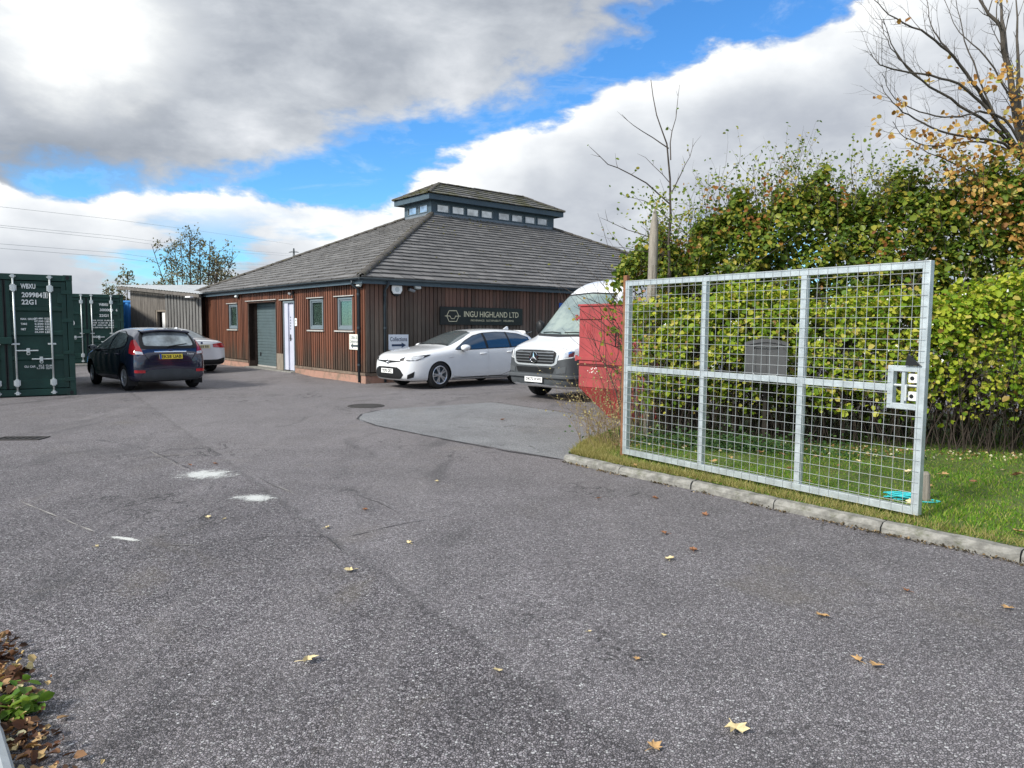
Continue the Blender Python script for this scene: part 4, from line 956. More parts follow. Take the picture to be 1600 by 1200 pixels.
def wheel(root, x, y, sg, r, w, rim_r, spokes, steer=0., m=None, twin=True, capm=None):
    t_ = M4.Translation((x, y, r)) @ M4.Rotation(steer, 4, 'Z') @ M4.Rotation(-sg*pi/2, 4, 'X')     # local z points outwards
    m = m or alloy
    ty = MB(); hw = w/2
    ty.lathe([(rim_r-.01, -hw+.02), (rim_r+.02, -hw), (r-.03, -hw+.005), (r-.008, -hw+.03), (r, -hw+.06), (r, hw-.06), (r-.008, hw-.03), (r-.03, hw-.005), (rim_r+.02, hw), (rim_r-.008, hw-.012)], 40)
    wh = ty.build('wheel', rubber, root, smooth=True); wh.matrix_local = t_
    rm = MB(); rm.lathe([(rim_r+.004, hw-.004), (rim_r-.008, hw+.004), (rim_r-.022, hw-.006), (rim_r-.03, hw-.05), (rim_r-.03, -hw+.02)], 40)
    for i in range(spokes):
        for off in ((-.10, .10) if twin else (0,)):
            a = 2*pi*i/spokes + off; a2 = 2*pi*i/spokes + off*1.7
            p0 = V((cos(a)*.05, sin(a)*.05, hw-.012)); p1 = V((cos(a2)*(rim_r-.02), sin(a2)*(rim_r-.02), hw-.016)); d = (p1-p0).normalized(); sd_ = V((-d.y, d.x, 0)); w0, w1 = (.020, .015) if twin else (.032, .04)
            c = [p0-sd_*w0, p1-sd_*w1, p1+sd_*w1, p0+sd_*w0]; cc = [q - V((0, 0, .035)) for q in c]
            n = len(rm.v); rm.v += [tuple(q) for q in c+cc]; rm.f += [tuple(n+i2 for i2 in q) for q in ((0, 1, 2, 3), (0, 4, 5, 1), (1, 5, 6, 2), (2, 6, 7, 3), (3, 7, 4, 0))]
    rm.lathe([(0, hw+.002), (.03, hw+.002), (.055, hw-.006), (.062, hw-.05)], 20); rim = rm.build('rim', m, wh, smooth=False)
    bk = MB(); bk.lathe([(0, hw-.085), (rim_r-.028, hw-.085)], 24); bk.lathe([(0, hw-.07), (rim_r*.62, hw-.07), (rim_r*.62, hw-.084)], 24); bk.build('brake_disc', darkmetal, wh)
    return wh
def mirror(root, body, x, y, z, sg, m, sx=.10, sy=.105, sz=.075):
    mo = MB(); k = 10; rows = []
    for i in range(9):
        a = -pi/2 + pi*i/8
        rows.append([(x + sx*sin(a)*(.9 if a < 0 else 1.1), y + sg*(sy*cos(a)**.5*cos(2*pi*j/k)), z + sz*cos(a)**.5*sin(2*pi*j/k)) for j in range(k)])
    o = mo.grid(rows, True).build('mirror', m, root, smooth=True, sub=1)
    MB().tube([(x-.01, y-sg*.05, z-.05), (x+.02, y-sg*.17, z-.085)], [.03, .022], 8).build('mirror_arm', black, o)
    MB().lathe([(0, 0), (.9, 0)], 16, M4.Translation((x-sx*.86, y, z)) @ M4.Rotation(-pi/2, 4, 'Y') @ M4.Diagonal((sz*.85, sy*.85, 1, 1))).build('mirror_glass', carglass, o)
    return o
def plate(root, x, z, fr, s, m, tilt=0., y=0., eu=False):
    mx = M4.Translation((x, y, z)) @ M4.Rotation(pi/2*fr, 4, 'Z') @ M4.Rotation(pi/2-tilt, 4, 'X')    # local x to the reader's right, y up, z outwards
    pl_ = MB().box(-.26, .26, -.0555, .0555, -.012, 0).build('number_plate', m, root, bevel=.003); pl_.matrix_local = mx
    if not s:
        for i in range(6): MB().box(-.2+i*.066+(.03 if i > 3 else 0), -.16+i*.066+(.03 if i > 3 else 0), -.036, .036, .0005, .0014).build('plate_lettering', mat('faded_ink', (.14, .13, .10), .6), pl_)
    else: text('plate_lettering', s, blackink, pl_, M4.Translation((.012 if eu else 0, 0, 0)), .44, .076, .0015, bold=.025)
    if eu: MB().box(-.26, -.215, -.0555, .0555, .0005, .0012).build('plate_band', mat('plate_blue', (.02, .08, .40), .4), pl_)
def door_set(body, sg, m, doors, glassm, handle_m):
    """doors: dict(x0, x1 lower outline (x, zlow, zhigh), window, handle)"""
    for d in doors:
        body.side('door_gap', sg, [(x + (-.014 if i == 0 else .014 if i == len(d['skin'])-1 else 0), a-.012, b_+.0) for i, (x, a, b_) in enumerate(d['skin'])], gapm, body.o, .0025, 24, 10)
        do = body.side('door', sg, d['skin'], m, None, .006, 24, 12)
        if d.get('win'):
            body.side('window_surround', sg, [(x, a-.016, b_+.016) for x, a, b_ in d['win']], black, do, .007, 24, 8)
            body.side('side_window', sg, d['win'], glassm, do, .010, 24, 8)
        if d.get('handle'):
            hx, hz = d['handle']; a = body.hit((hx-.10, sg*3, hz), (0, -sg, 0), .03); b_ = body.hit((hx+.10, sg*3, hz), (0, -sg, 0), .03)
            MB().tube([a - V((.0, sg*.03, 0)), a, b_, b_ - V((0, sg*.03, 0))], .014, 8).build('handle', handle_m, do, smooth=True)

# ---- white estate car
wpaint = paint('white_car_paint', (.74, .76, .78), 0, .25, .04)
p = gnd(685.6, 607.2); hdg = V((p.x-.13, p.y-19.82, 0)).normalized(); ES = atan2(hdg.y, hdg.x) - R_(1)
lft = V((-hdg.y, hdg.x, 0))
loc = V((p.x, p.y, 0)) - hdg*1.35 - lft*.78
est = thing('estate_car', 'white estate car parked nose left along the timber wall under the black sign', 'car', loc, ES)
eb = Body(est, [(2.31, .30, .48, .60, .42, .70, .28), (2.27, .25, .62, .67, .56, .775, .40), (2.16, .20, .75, .74, .70, .845, .54), (1.95, .18, .845, .80, .805, .90, .64), (1.6, .17, .888, .85, .85, .955, .69), (1.2, .17, .895, .88, .865, 1.0, .715), (.98, .17, .895, .905, .868, 1.03, .725),
    (.62, .17, .895, .925, .868, 1.195, .665), (.22, .17, .895, .935, .865, 1.355, .605), (-.1, .17, .895, .945, .862, 1.425, .585), (-.6, .17, .895, .96, .86, 1.462, .575), (-1.2, .17, .895, .98, .856, 1.455, .568), (-1.75, .18, .89, 1.0, .845, 1.425, .555), (-2.02, .20, .87, 1.0, .82, 1.37, .54), (-2.16, .23, .845, .98, .79, 1.22, .56), (-2.27, .27, .80, .93, .74, 1.03, .54), (-2.33, .34, .72, .86, .65, .90, .45)], wpaint, (1.35, -1.35), .355)
for ax in (1.35, -1.35):
    for sg in (1, -1): wheel(est, ax, sg*.775, sg, .335, .215, .222, 5)
mirror(est, eb, .62, .995, .99, 1, wpaint, .115, .12, .085); mirror(est, eb, .62, -.995, .99, -1, wpaint, .115, .12, .085)
for sg in (1, -1):
    door_set(eb, sg, wpaint, [dict(skin=[(.92, .30, .91), (.6, .27, .92), (.1, .27, .93), (-.22, .27, .94)], win=[(.80, .945, .96), (.45, .945, 1.13), (.1, .95, 1.265), (-.18, .96, 1.325)], handle=(-.05, .83)),
                              dict(skin=[(-.24, .27, .94), (-.7, .27, .95), (-1.0, .36, .96), (-1.12, .52, .96), (-1.22, .72, .96)], win=[(-.26, .965, 1.33), (-.7, .975, 1.36), (-1.02, .985, 1.355)], handle=(-1.0, .86))], blueglass, wpaint)
    eb.side('window_surround', sg, [(.84, .935, .95), (.45, .935, 1.15), (.1, .94, 1.285), (-.25, .948, 1.35), (-.7, .96, 1.375), (-1.1, .97, 1.372)], black, None, .0058, 40)
    eb.side('window_surround', sg, [(-1.06, .97, 1.37), (-1.5, 1.0, 1.335), (-1.86, 1.09, 1.235)], black, None, .0065); eb.side('quarter_window', sg, [(-1.085, .99, 1.35), (-1.5, 1.02, 1.315), (-1.82, 1.10, 1.22)], blueglass, None, .009)
    eb.panel('sill_trim', [(.95, sg*.9, .185), (-.95, sg*.9, .185)], [(.95, sg*.9, .225), (-.95, sg*.9, .225)], gapm, None, None, .005, 20, 2)
    # headlight, front corner
    eb.panel('headlight', [(2.24, sg*.48, .665), (2.12, sg*.66, .665), (1.96, sg*.80, .70), (1.66, sg*.90, .825)], [(2.22, sg*.46, .705), (2.08, sg*.64, .755), (1.92, sg*.78, .805), (1.62, sg*.88, .855)], black, None, None, .006, 24, 6)
    eb.panel('headlight_lens', [(2.17, sg*.57, .668), (2.02, sg*.74, .69), (1.84, sg*.85, .755)], [(2.145, sg*.57, .730), (1.98, sg*.74, .775), (1.80, sg*.85, .805)], lensclear, None, None, .011, 20, 4)
    eb.panel('fog_trim', [(2.19, sg*.66, .26), (2.07, sg*.77, .30)], [(2.17, sg*.66, .36), (2.05, sg*.78, .44)], black, None, None, .006, 10, 4)
    eb.panel('taillight', [(-2.26, sg*.60, .88), (-2.05, sg*.86, .86)], [(-2.22, sg*.58, 1.0), (-1.98, sg*.84, .99)], lensred, None, None, .006, 12, 4)
    eb.side('side_badge', sg, [(1.08, .735, .75), (.95, .755, .77)], chrome, None, .008, 4, 2)
eb.end('grille', 1, [(-.60, .35, .37), (-.52, .27, .48), (-.40, .255, .53), (0, .25, .535), (.40, .255, .53), (.52, .27, .48), (.60, .35, .37)], black, None, .006, 30)
eb.end('bumper_lip', 1, [(-.60, .225, .262), (0, .215, .245), (.60, .225, .262)], wpaint, None, .012, 20, 3)
eb.end('upper_grille', 1, [(-.50, .665, .685), (-.2, .64, .685), (0, .615, .69), (.2, .64, .685), (.50, .665, .685)], black, None, .006, 20, 4)
est.scale = (1, 1, 1.03); em = MB(); em.lathe([(.045, 0), (.06, .004), (.07, 0)], 20); em.lathe([(.02, 0), (.028, .004), (.034, 0)], 14)
e_ = em.build('emblem', chrome, est); q = eb.hit((6, 0, .655), (-1, 0, 0), .012); e_.matrix_local = M4.Translation(q) @ M4.Rotation(R_(80), 4, 'Y') @ M4.Scale(.75, 4, (1, 0, 0))
q = eb.hit((6, 0, .42), (-1, 0, 0), .02); plate(est, q.x+.01, .435, 1, 'YE70 GFZ', platew)
eb.end('windscreen', 1, [(-.665, 1.02, 1.06), (-.60, 1.03, 1.22), (-.51, 1.04, 1.345), (-.3, 1.05, 1.385), (0, 1.055, 1.395), (.3, 1.05, 1.385), (.51, 1.04, 1.345), (.60, 1.03, 1.22), (.665, 1.02, 1.06)], carglass, None, .006, 36, 12)
wp = MB()
for a, b_ in ((-.6, .0), (.0, .6)): wp.tube([eb.hit((6, a, 1.045), (-1, 0, 0), .02), eb.hit((6, (a+b_)/2, 1.06), (-1, 0, 0), .02), eb.hit((6, b_, 1.05), (-1, 0, 0), .02)], .008, 6)
wp.build('wiper', black, est)
eb.end('rear_window', -1, [(-.56, 1.05, 1.15), (-.48, 1.05, 1.32), (0, 1.05, 1.345), (.48, 1.05, 1.32), (.56, 1.05, 1.15)], carglass, None, .006)
MB().prism([(-1.52, 1.445), (-1.72, 1.435), (-1.70, 1.515), (-1.66, 1.52)], -.02, .02, frame_mx((0, 0, 0), (1, 0, 0), (0, 0, 1))).build('aerial_fin', wpaint, est, bevel=.008)
sp_ = MB(); sp_.grid([[(-1.85, y, 1.40+.02*(1-(y/.6)**2)), (-2.12, y, 1.385+.02*(1-(y/.6)**2)), (-2.13, y, 1.365+.02*(1-(y/.6)**2)), (-1.9, y, 1.33)] for y in np.linspace(-.56, .56, 9)], True); sp_.build('spoiler', wpaint, est, smooth=True)

# ---- dark blue hatchback
bpaint = paint('dark_blue_car_paint', (.010, .013, .040), .2, .2, .018)
q0 = gnd(196, 610.3); hdg = V((-sin(R_(45)), cos(R_(45)), 0)); lft = V((-hdg.y, hdg.x, 0)); loc = V((q0.x, q0.y, 0)) + hdg*1.245 - lft*.80
hat = thing('hatchback_car', 'dark blue hatchback with yellow rear plate parked facing away beside the green containers', 'car', loc, atan2(hdg.y, hdg.x))
hb = Body(hat, [(-1.93, .40, .62, .64, .54, .80, .38), (-1.91, .30, .73, .76, .68, .93, .52), (-1.86, .25, .79, .86, .745, 1.06, .585), (-1.76, .22, .835, .945, .785, 1.17, .605), (-1.64, .20, .852, .99, .808, 1.30, .598), (-1.54, .195, .858, 1.0, .818, 1.405, .575), (-1.42, .19, .86, 1.0, .825, 1.452, .56), (-1.1, .19, .86, .99, .838, 1.478, .555),
    (-.5, .19, .86, .965, .845, 1.485, .56), (0, .19, .86, .94, .848, 1.455, .57), (.35, .19, .86, .92, .85, 1.375, .60), (.75, .19, .86, .895, .85, 1.18, .66), (1.08, .19, .86, .865, .845, 1.01, .71), (1.3, .19, .86, .84, .835, .955, .71), (1.6, .2, .85, .79, .805, .885, .66), (1.84, .22, .80, .70, .74, .77, .56), (1.97, .26, .70, .62, .62, .66, .46), (2.03, .33, .55, .53, .48, .58, .33)], bpaint, (1.245, -1.245), .345)
for ax in (1.245, -1.245):
    for sg in (1, -1): wheel(hat, ax, sg*.735, sg, .305, .19, .20, 5, R_(-4) if ax > 0 else 0)
mirror(hat, hb, .62, .96, .97, 1, bpaint); mirror(hat, hb, .62, -.96, .97, -1, bpaint)
for sg in (1, -1):
    door_set(hb, sg, bpaint, [dict(skin=[(.88, .30, .87), (.5, .26, .89), (0, .26, .91), (-.28, .26, .92)], win=[(.80, .92, .935), (.42, .925, 1.14), (.1, .935, 1.29), (-.25, .95, 1.36)], handle=(-.12, .83)),
                              dict(skin=[(-.30, .26, .92), (-.75, .27, .935), (-.93, .40, .94), (-1.06, .62, .95)], win=[(-.33, .955, 1.37), (-.7, .97, 1.37), (-1.12, 1.01, 1.27), (-1.3, 1.06, 1.14)], handle=(-.92, .85))], sideglass, bpaint)
    hb.panel('taillight', [(-1.89, sg*.585, .845), (-1.82, sg*.77, .85), (-1.68, sg*.87, .89)], [(-1.66, sg*.69, 1.22), (-1.60, sg*.735, 1.23), (-1.54, sg*.775, 1.21)], lensred, None, None, .012, 14, 14)
    hb.panel('taillight_lens', [(-1.88, sg*.595, .85), (-1.83, sg*.73, .855)], [(-1.86, sg*.605, .905), (-1.80, sg*.73, .92)], lensclear, None, None, .016, 10, 6)
    hb.panel('reflector', [(-1.93, sg*.57, .435), (-1.86, sg*.78, .44)], [(-1.93, sg*.57, .50), (-1.86, sg*.78, .505)], lensred, None, None, .010, 10, 3)
    MB().box(-1.60, -1.575, sg*.735-.11, sg*.735+.11, .13, .40).build('mud_flap', rubber, hat, bevel=.006)
    hb.panel('headlight', [(1.94, sg*.50, .60), (1.75, sg*.78, .66), (1.45, sg*.84, .78)], [(1.86, sg*.48, .70), (1.66, sg*.74, .79), (1.42, sg*.80, .83)], lensclear, None, None, .006, 14, 5)
hb.end('window_surround', -1, [(-.63, 1.0, 1.09), (-.60, .99, 1.24), (-.52, .985, 1.385), (0, .98, 1.405), (.52, .985, 1.385), (.60, .99, 1.24), (.63, 1.0, 1.09)], black, None, .005, 30, 12)
hb.end('rear_window', -1, [(-.545, 1.075, 1.15), (-.525, 1.055, 1.25), (-.47, 1.05, 1.345), (0, 1.04, 1.365), (.47, 1.05, 1.345), (.525, 1.055, 1.25), (.545, 1.075, 1.15)], rearglass, None, .009, 30, 12)
sp_ = MB(); sp_.grid([[(-1.40, y, 1.462-.05*(y/.56)**2), (-1.66, y, 1.425-.05*(y/.56)**2), (-1.665, y, 1.40-.05*(y/.56)**2), (-1.48, y, 1.37-.05*(y/.56)**2)] for y in np.linspace(-.54, .54, 11)], True); sp_.build('spoiler', bpaint, hat, smooth=True)
hb.end('bumper_trim', -1, [(-.66, .25, .38), (-.5, .25, .50), (0, .25, .525), (.5, .25, .50), (.66, .25, .38)], greyplastic, None, .010, 24, 6)
hb.end('tailgate_strip', -1, [(-.36, .905, .932), (.36, .905, .932)], chrome, None, .014, 12, 3)
hb.end('tailgate_edge', -1, [(-.46, .698, .710), (0, .688, .702), (.46, .698, .710)], mat('bumper_shelf_highlight', (.03, .032, .05), .2, .2, .1), None, .012, 14, 2)
for sg in (1, -1): hb.panel('tailgate_gap', [(-1.92, sg*.455, .70), (-1.88, sg*.56, .85)], [(-1.92, sg*.467, .70), (-1.88, sg*.572, .85)], gapm, None, None, .006, 8, 2)
q = hb.hit((-6, 0, .80), (1, 0, 0), .02); plate(hat, q.x-.012, .805, -1, 'EK58 UAB', platey, R_(8), 0, True)
e_ = MB().lathe([(0, .006), (.75, .005), (1, 0)], 24).build('emblem', mat('emblem_blue', (.03, .05, .14), .25, .3), hat); q = hb.hit((-6, 0, .945), (1, 0, 0), .016); e_.matrix_local = M4.Translation(q) @ M4.Rotation(-pi/2, 4, 'Y') @ M4.Diagonal((.028, .07, 1, 1))
w_ = MB(); w_.tube([hb.hit((-6, .05, 1.02), (1, 0, 0), .03), hb.hit((-6, -.2, 1.06), (1, 0, 0), .025), hb.hit((-6, -.40, 1.09), (1, 0, 0), .02)], [.016, .011, .008], 6); w_.build('rear_wiper', black, hat)
hb.end('windscreen', 1, [(-.70, .97, 1.0), (-.6, 1.0, 1.25), (-.5, 1.02, 1.39), (0, 1.03, 1.42), (.5, 1.02, 1.39), (.6, 1.0, 1.25), (.70, .97, 1.0)], carglass, None, .006, 30, 10)
hb.end('grille', 1, [(-.5, .32, .40), (-.3, .28, .44), (.3, .28, .44), (.5, .32, .40)], black, None, .006)
bt = MB().prism([(-1.86, .42), (-1.78, .42), (-1.78, .44), (-1.86, .44)], -.02, .02, frame_mx((0, -.58, 0), (1, 0, 0), (0, 0, 1))); text('tailgate_badge', 'Fiesta', chrome, hat, frame_mx(hb.hit((-6, -.45, .86), (1, 0, 0), .016), (.12, -1, 0), (.2, 0, 1)), .16, .035)

# ---- white saloon beyond it
w2 = paint('pearl_white_car_paint', (.70, .715, .73), 0, .25, .04)
q0 = gnd(328, 580); a = R_(53); hdg = V((-sin(a), cos(a), 0)); lft = V((-hdg.y, hdg.x, 0)); loc = V((q0.x, q0.y, 0)) + hdg*1.45 + lft*.82
sal = thing('saloon_car', 'white saloon parked beyond the dark blue hatchback by the timber wall', 'car', loc, atan2(hdg.y, hdg.x))
sb = Body(sal, [(-2.46, .42, .60, .66, .54, .82, .40), (-2.44, .34, .74, .78, .70, .93, .56), (-2.38, .28, .84, .88, .81, 1.035, .68), (-2.2, .24, .90, .94, .87, 1.075, .71), (-1.85, .2, .93, .97, .89, 1.105, .71), (-1.55, .19, .934, .98, .892, 1.165, .69), (-1.15, .19, .934, .98, .892, 1.325, .62), (-.75, .19, .934, .975, .892, 1.425, .58),
    (-.2, .19, .934, .965, .892, 1.465, .575), (.3, .19, .934, .95, .892, 1.435, .59), (.7, .19, .934, .935, .89, 1.29, .64), (1.1, .19, .934, .915, .89, 1.09, .71), (1.35, .19, .934, .89, .885, 1.0, .74), (1.8, .19, .93, .84, .86, .93, .72), (2.15, .21, .89, .76, .81, .83, .64), (2.38, .26, .78, .66, .70, .72, .5), (2.45, .34, .62, .55, .55, .62, .4)], w2, (1.45, -1.45), .365)
for ax in (1.45, -1.45):
    for sg in (1, -1): wheel(sal, ax, sg*.815, sg, .335, .225, .225, 5)
for sg in (1, -1):
    sb.panel('taillight', [(-2.43, sg*.36, .835), (-2.36, sg*.74, .80), (-2.14, sg*.90, .84)], [(-2.42, sg*.36, .93), (-2.35, sg*.74, .965), (-2.08, sg*.88, .955)], lensred, None, None, .010, 18, 6)
    door_set(sb, sg, w2, [dict(skin=[(1.0, .30, .90), (.5, .27, .92), (0, .27, .94), (-.25, .27, .95)], win=[(.95, .965, .98), (.55, .965, 1.2), (.2, .97, 1.33), (-.22, .98, 1.37)], handle=(-.05, .83)),
                          dict(skin=[(-.27, .27, .95), (-.8, .28, .96), (-1.1, .48, .97), (-1.25, .72, .97)], win=[(-.28, .985, 1.37), (-.7, .99, 1.34), (-1.1, 1.0, 1.22), (-1.35, 1.01, 1.06)], handle=(-1.05, .86))], carglass, w2)
    mirror(sal, sb, .75, sg*1.03, 1.0, sg, w2)
    sb.panel('exhaust_trim', [(-2.42, sg*.46, .33), (-2.38, sg*.70, .34)], [(-2.43, sg*.46, .43), (-2.39, sg*.70, .44)], black, None, None, .012, 8, 4)
    sb.panel('headlight', [(2.38, sg*.40, .58), (2.2, sg*.72, .62), (1.9, sg*.88, .72)], [(2.34, sg*.40, .66), (2.15, sg*.70, .73), (1.86, sg*.84, .78)], lensclear, None, None, .006, 14, 5)
sb.end('rear_diffuser', -1, [(-.76, .30, .50), (-.5, .29, .44), (.5, .29, .44), (.76, .30, .50)], black, None, .008, 24, 6)
sb.end('boot_lip', -1, [(-.60, 1.0, 1.018), (0, 1.02, 1.04), (.60, 1.0, 1.018)], w2, None, .02, 16, 2)
sb.panel('rear_window', [(-1.72, y, 1.5) for y in (-.66, 0, .66)], [(-.95, y*.86, 1.7) for y in (-.66, 0, .66)], carglass, None, (0, 0, -1), .007, 20, 12)
sb.panel('windscreen', [(1.2, y, 1.5) for y in (-.70, 0, .70)], [(.42, y*.80, 1.7) for y in (-.70, 0, .70)], carglass, None, (0, 0, -1), .007, 20, 12)
q = sb.hit((-6, 0, .86), (1, 0, 0), .012); plate(sal, q.x-.006, .86, -1, '', mat('pale_plate', (.70, .64, .38), .4))
e_ = MB().lathe([(0, .006), (.035, .005), (.04, 0)], 20).build('emblem', mat('emblem_blue', (.03, .05, .14)), sal); e_.matrix_local = M4.Translation(sb.hit((-6, 0, .965), (1, 0, 0), .01)) @ M4.Rotation(-pi/2, 4, 'Y')
MB().prism([(-.75, 1.42), (-.98, 1.36), (-.97, 1.44), (-.90, 1.465)], -.02, .02, frame_mx((0, 0, 0), (1, 0, 0), (0, 0, 1))).build('aerial_fin', w2, sal, bevel=.008)

# ---- white van
vpaint = paint('white_van_paint', (.70, .72, .745), 0, .3, .05)
hdg = V((-.735, -.678, 0)).normalized(); lft = V((-hdg.y, hdg.x, 0)); pr = gnd(847.5, 617.5)
loc = V((pr.x, pr.y, 0)) - hdg*1.83 + lft*.80
van = thing('delivery_van', 'white high roof van with dark grey bumper parked behind the red skip', 'van', loc, atan2(hdg.y, hdg.x))
vb = Body(van, [(2.86, .40, .56, .90, .52, 1.02, .40), (2.83, .34, .76, .98, .70, 1.08, .56), (2.74, .29, .90, 1.06, .84, 1.15, .70), (2.52, .26, .97, 1.13, .915, 1.235, .76), (2.2, .25, .995, 1.20, .945, 1.325, .79), (1.98, .25, 1.0, 1.24, .955, 1.42, .80), (1.80, .25, 1.0, 1.27, .96, 1.60, .80), (1.45, .25, 1.0, 1.30, .965, 1.96, .795), (1.12, .25, 1.0, 1.32, .965, 2.29, .79), (.85, .25, 1.0, 1.33, .965, 2.48, .79), (.5, .25, 1.0, 1.33, .965, 2.625, .80), (.1, .25, 1.0, 1.33, .965, 2.695, .82), (-.6, .25, 1.0, 1.33, .968, 2.72, .84), (-2.6, .25, 1.0, 1.33, .968, 2.72, .84), (-2.98, .27, .985, 1.33, .955, 2.70, .82), (-3.06, .34, .93, 1.33, .92, 2.55, .78)], vpaint, (1.83, -1.83), .40)
for ax in (1.83, -1.83):
    for sg in (1, -1): wheel(van, ax, sg*.86, sg, .345, .23, .21, 6, R_(-3) if ax > 0 else 0, darkmetal, False)
# lower bumper in grey plastic, wrapping the corners
gl_, gh_ = [], []
for y, xx, zl, zh in ((-1.05, 2.28, .29, .80), (-.98, 2.6, .28, .93), (-.84, 2.82, .29, .93), (-.6, 2.95, .30, .86), (0, 3.0, .31, .84), (.6, 2.95, .30, .86), (.84, 2.82, .29, .93), (.98, 2.6, .28, .93), (1.05, 2.28, .29, .80)):
    gl_.append((xx, y, zl)); gh_.append((xx, y, zh))
vb.panel('front_bumper', gl_, gh_, greyplastic, None, None, .012, 60, 10)
bl_ = mat('bumper_ledge', (.075, .083, .09), .5, 0, .1, 6)
vb.panel('bumper_ledge', [(x, y, .50) for (x, y, z) in gl_], [(x, y, .575) for (x, y, z) in gl_], bl_, None, None, .035, 60, 4, .02)
vb.panel('lower_intake', [(2.95, y, .60) for y in (-.52, 0, .52)], [(2.95, y*1.12, .72) for y in (-.52, 0, .52)], black, None, None, .016, 24, 4)
vb.end('grille_surround', 1, [(-.66, .99, 1.0), (-.62, .80, 1.07), (-.52, .755, 1.085), (0, .75, 1.09), (.52, .755, 1.085), (.62, .80, 1.07), (.66, .99, 1.0)], mat('silver_grille_surround', (.50, .53, .55), .35, .4, .05), None, .018, 36, 10)
vb.end('grille', 1, [(-.60, .97, 1.02), (-.56, .82, 1.045), (-.48, .795, 1.06), (0, .79, 1.065), (.48, .795, 1.06), (.56, .82, 1.045), (.60, .97, 1.02)], black, None, .024, 36, 10)
slat = mat('grille_slat', (.20, .21, .22), .3, .6, .05)
for z in (.845, .905, .965, 1.022): vb.end('grille_slat', 1, [(-.55, z-.010, z+.012), (0, z-.010, z+.012), (.55, z-.010, z+.012)], slat, None, .04, 24, 2)
q = vb.hit((6, 0, .925), (-1, 0, 0), .055)
st = MB(); st.lathe([(.100, 0), (.107, .012), (.117, .012), (.122, 0)], 36)
for i in range(3):
    a = pi/2 + i*2*pi/3 ; t_ = V((cos(a), sin(a), 0))*.112; n = V((-sin(a), cos(a), 0)); b0 = V((cos(a+pi/3), sin(a+pi/3), 0))*.028; b1 = V((cos(a-pi/3), sin(a-pi/3), 0))*.028; tp = V((0, 0, .016))
    st.poly([V((0, 0, 0))+tp, b1+tp*.3, t_+tp*.5]); st.poly([V((0, 0, 0))+tp, t_+tp*.5, b0+tp*.3])
e_ = st.build('emblem', chrome, van); e_.matrix_local = frame_mx(q, (0, 1, 0), (0, 0, 1))
MB().lathe([(0, 0), (.105, 0)], 24).build('emblem_back', black, e_)
for sg in (1, -1):
    vb.panel('headlight', [(2.86, sg*.69, .885), (2.70, sg*.90, .93), (2.40, sg*1.0, 1.02)], [(2.82, sg*.69, 1.055), (2.60, sg*.88, 1.10), (2.30, sg*.97, 1.15)], lensclear, None, None, .014, 20, 8)
    vb.panel('headlight_inner', [(2.80, sg*.74, .92), (2.66, sg*.90, .96)], [(2.78, sg*.74, 1.02), (2.62, sg*.89, 1.06)], chrome, None, None, .02, 10, 4)
    vb.panel('fog_lamp_pod', [(2.93, sg*.62, .60), (2.84, sg*.84, .62)], [(2.93, sg*.60, .70), (2.82, sg*.84, .76)], bl_, None, None, .022, 10, 4)
    door_set(vb, sg, vpaint, [dict(skin=[(1.66, .95, 1.30), (1.40, .42, 1.32), (1.0, .40, 1.33), (.45, .40, 1.33)], win=[(1.50, 1.36, 1.48), (1.2, 1.34, 1.80), (.85, 1.34, 2.0), (.5, 1.34, 2.02)], handle=(.60, 1.22))], carglass, black)
    vb.side('side_moulding', sg, [(.4, .60, .78), (-1.35, .60, .78)], greyplastic, None, .02, 12, 3)
    mo = mirror(van, vb, 1.52, sg*1.20, 1.55, sg, black, .08, .12, .17)
vb.end('windscreen_surround', 1, [(-.83, 1.40, 1.45), (-.79, 1.385, 1.9), (-.70, 1.36, 2.30), (0, 1.34, 2.34), (.70, 1.36, 2.30), (.79, 1.385, 1.9), (.83, 1.40, 1.45)], black, None, .006, 36, 16)
vscreen = base_mat('van_windscreen'); m, t, b = vscreen; vscreen = m
b.inputs['Base Color'].default_value = (.16, .21, .20, 1); b.inputs['Roughness'].default_value = .06; b.inputs['Specular IOR Level'].default_value = .9; b.inputs['Coat Weight'].default_value = 1
t.put(b.inputs['Base Color'], t.mix(t.sstep(t.noise(t.add('ShaderNodeTexCoord').outputs['Object'], 2.2, 4), .4, .62), (.10, .15, .15, 1), (.22, .28, .25, 1)))
vb.end('windscreen', 1, [(-.79, 1.43, 1.50), (-.755, 1.42, 1.88), (-.67, 1.40, 2.26), (0, 1.39, 2.30), (.67, 1.40, 2.26), (.755, 1.42, 1.88), (.79, 1.43, 1.50)], vscreen, None, .010, 36, 16)
w_ = MB()
for a, b_ in ((.62, .05), (-.05, -.62)): w_.tube([vb.hit((6, a, 1.41), (-1, 0, 0), .025), vb.hit((6, (a+b_)/2, 1.43), (-1, 0, 0), .022), vb.hit((6, b_, 1.42), (-1, 0, 0), .02)], .011, 6)
w_.build('wiper', black, van)
for sg in (1, -1): vb.panel('bonnet_vent', [(2.0, sg*.40, 2), (2.0, sg*.70, 2)], [(1.9, sg*.40, 2), (1.9, sg*.68, 2)], black, None, (0, 0, -1), .008, 8, 3)
vb.panel('bonnet_gap', [(2.75, y, 1.15+.0) for y in (-.86, -.5, 0, .5, .86)], [(2.75, y, 1.135) for y in (-.86, -.5, 0, .5, .86)], gapm, None, None, .004, 30, 2)
q = vb.hit((6, 0, .47), (-1, 0, 0), .05); plate(van, q.x+.01, .46, 1, 'DK72 KWJ', platew)
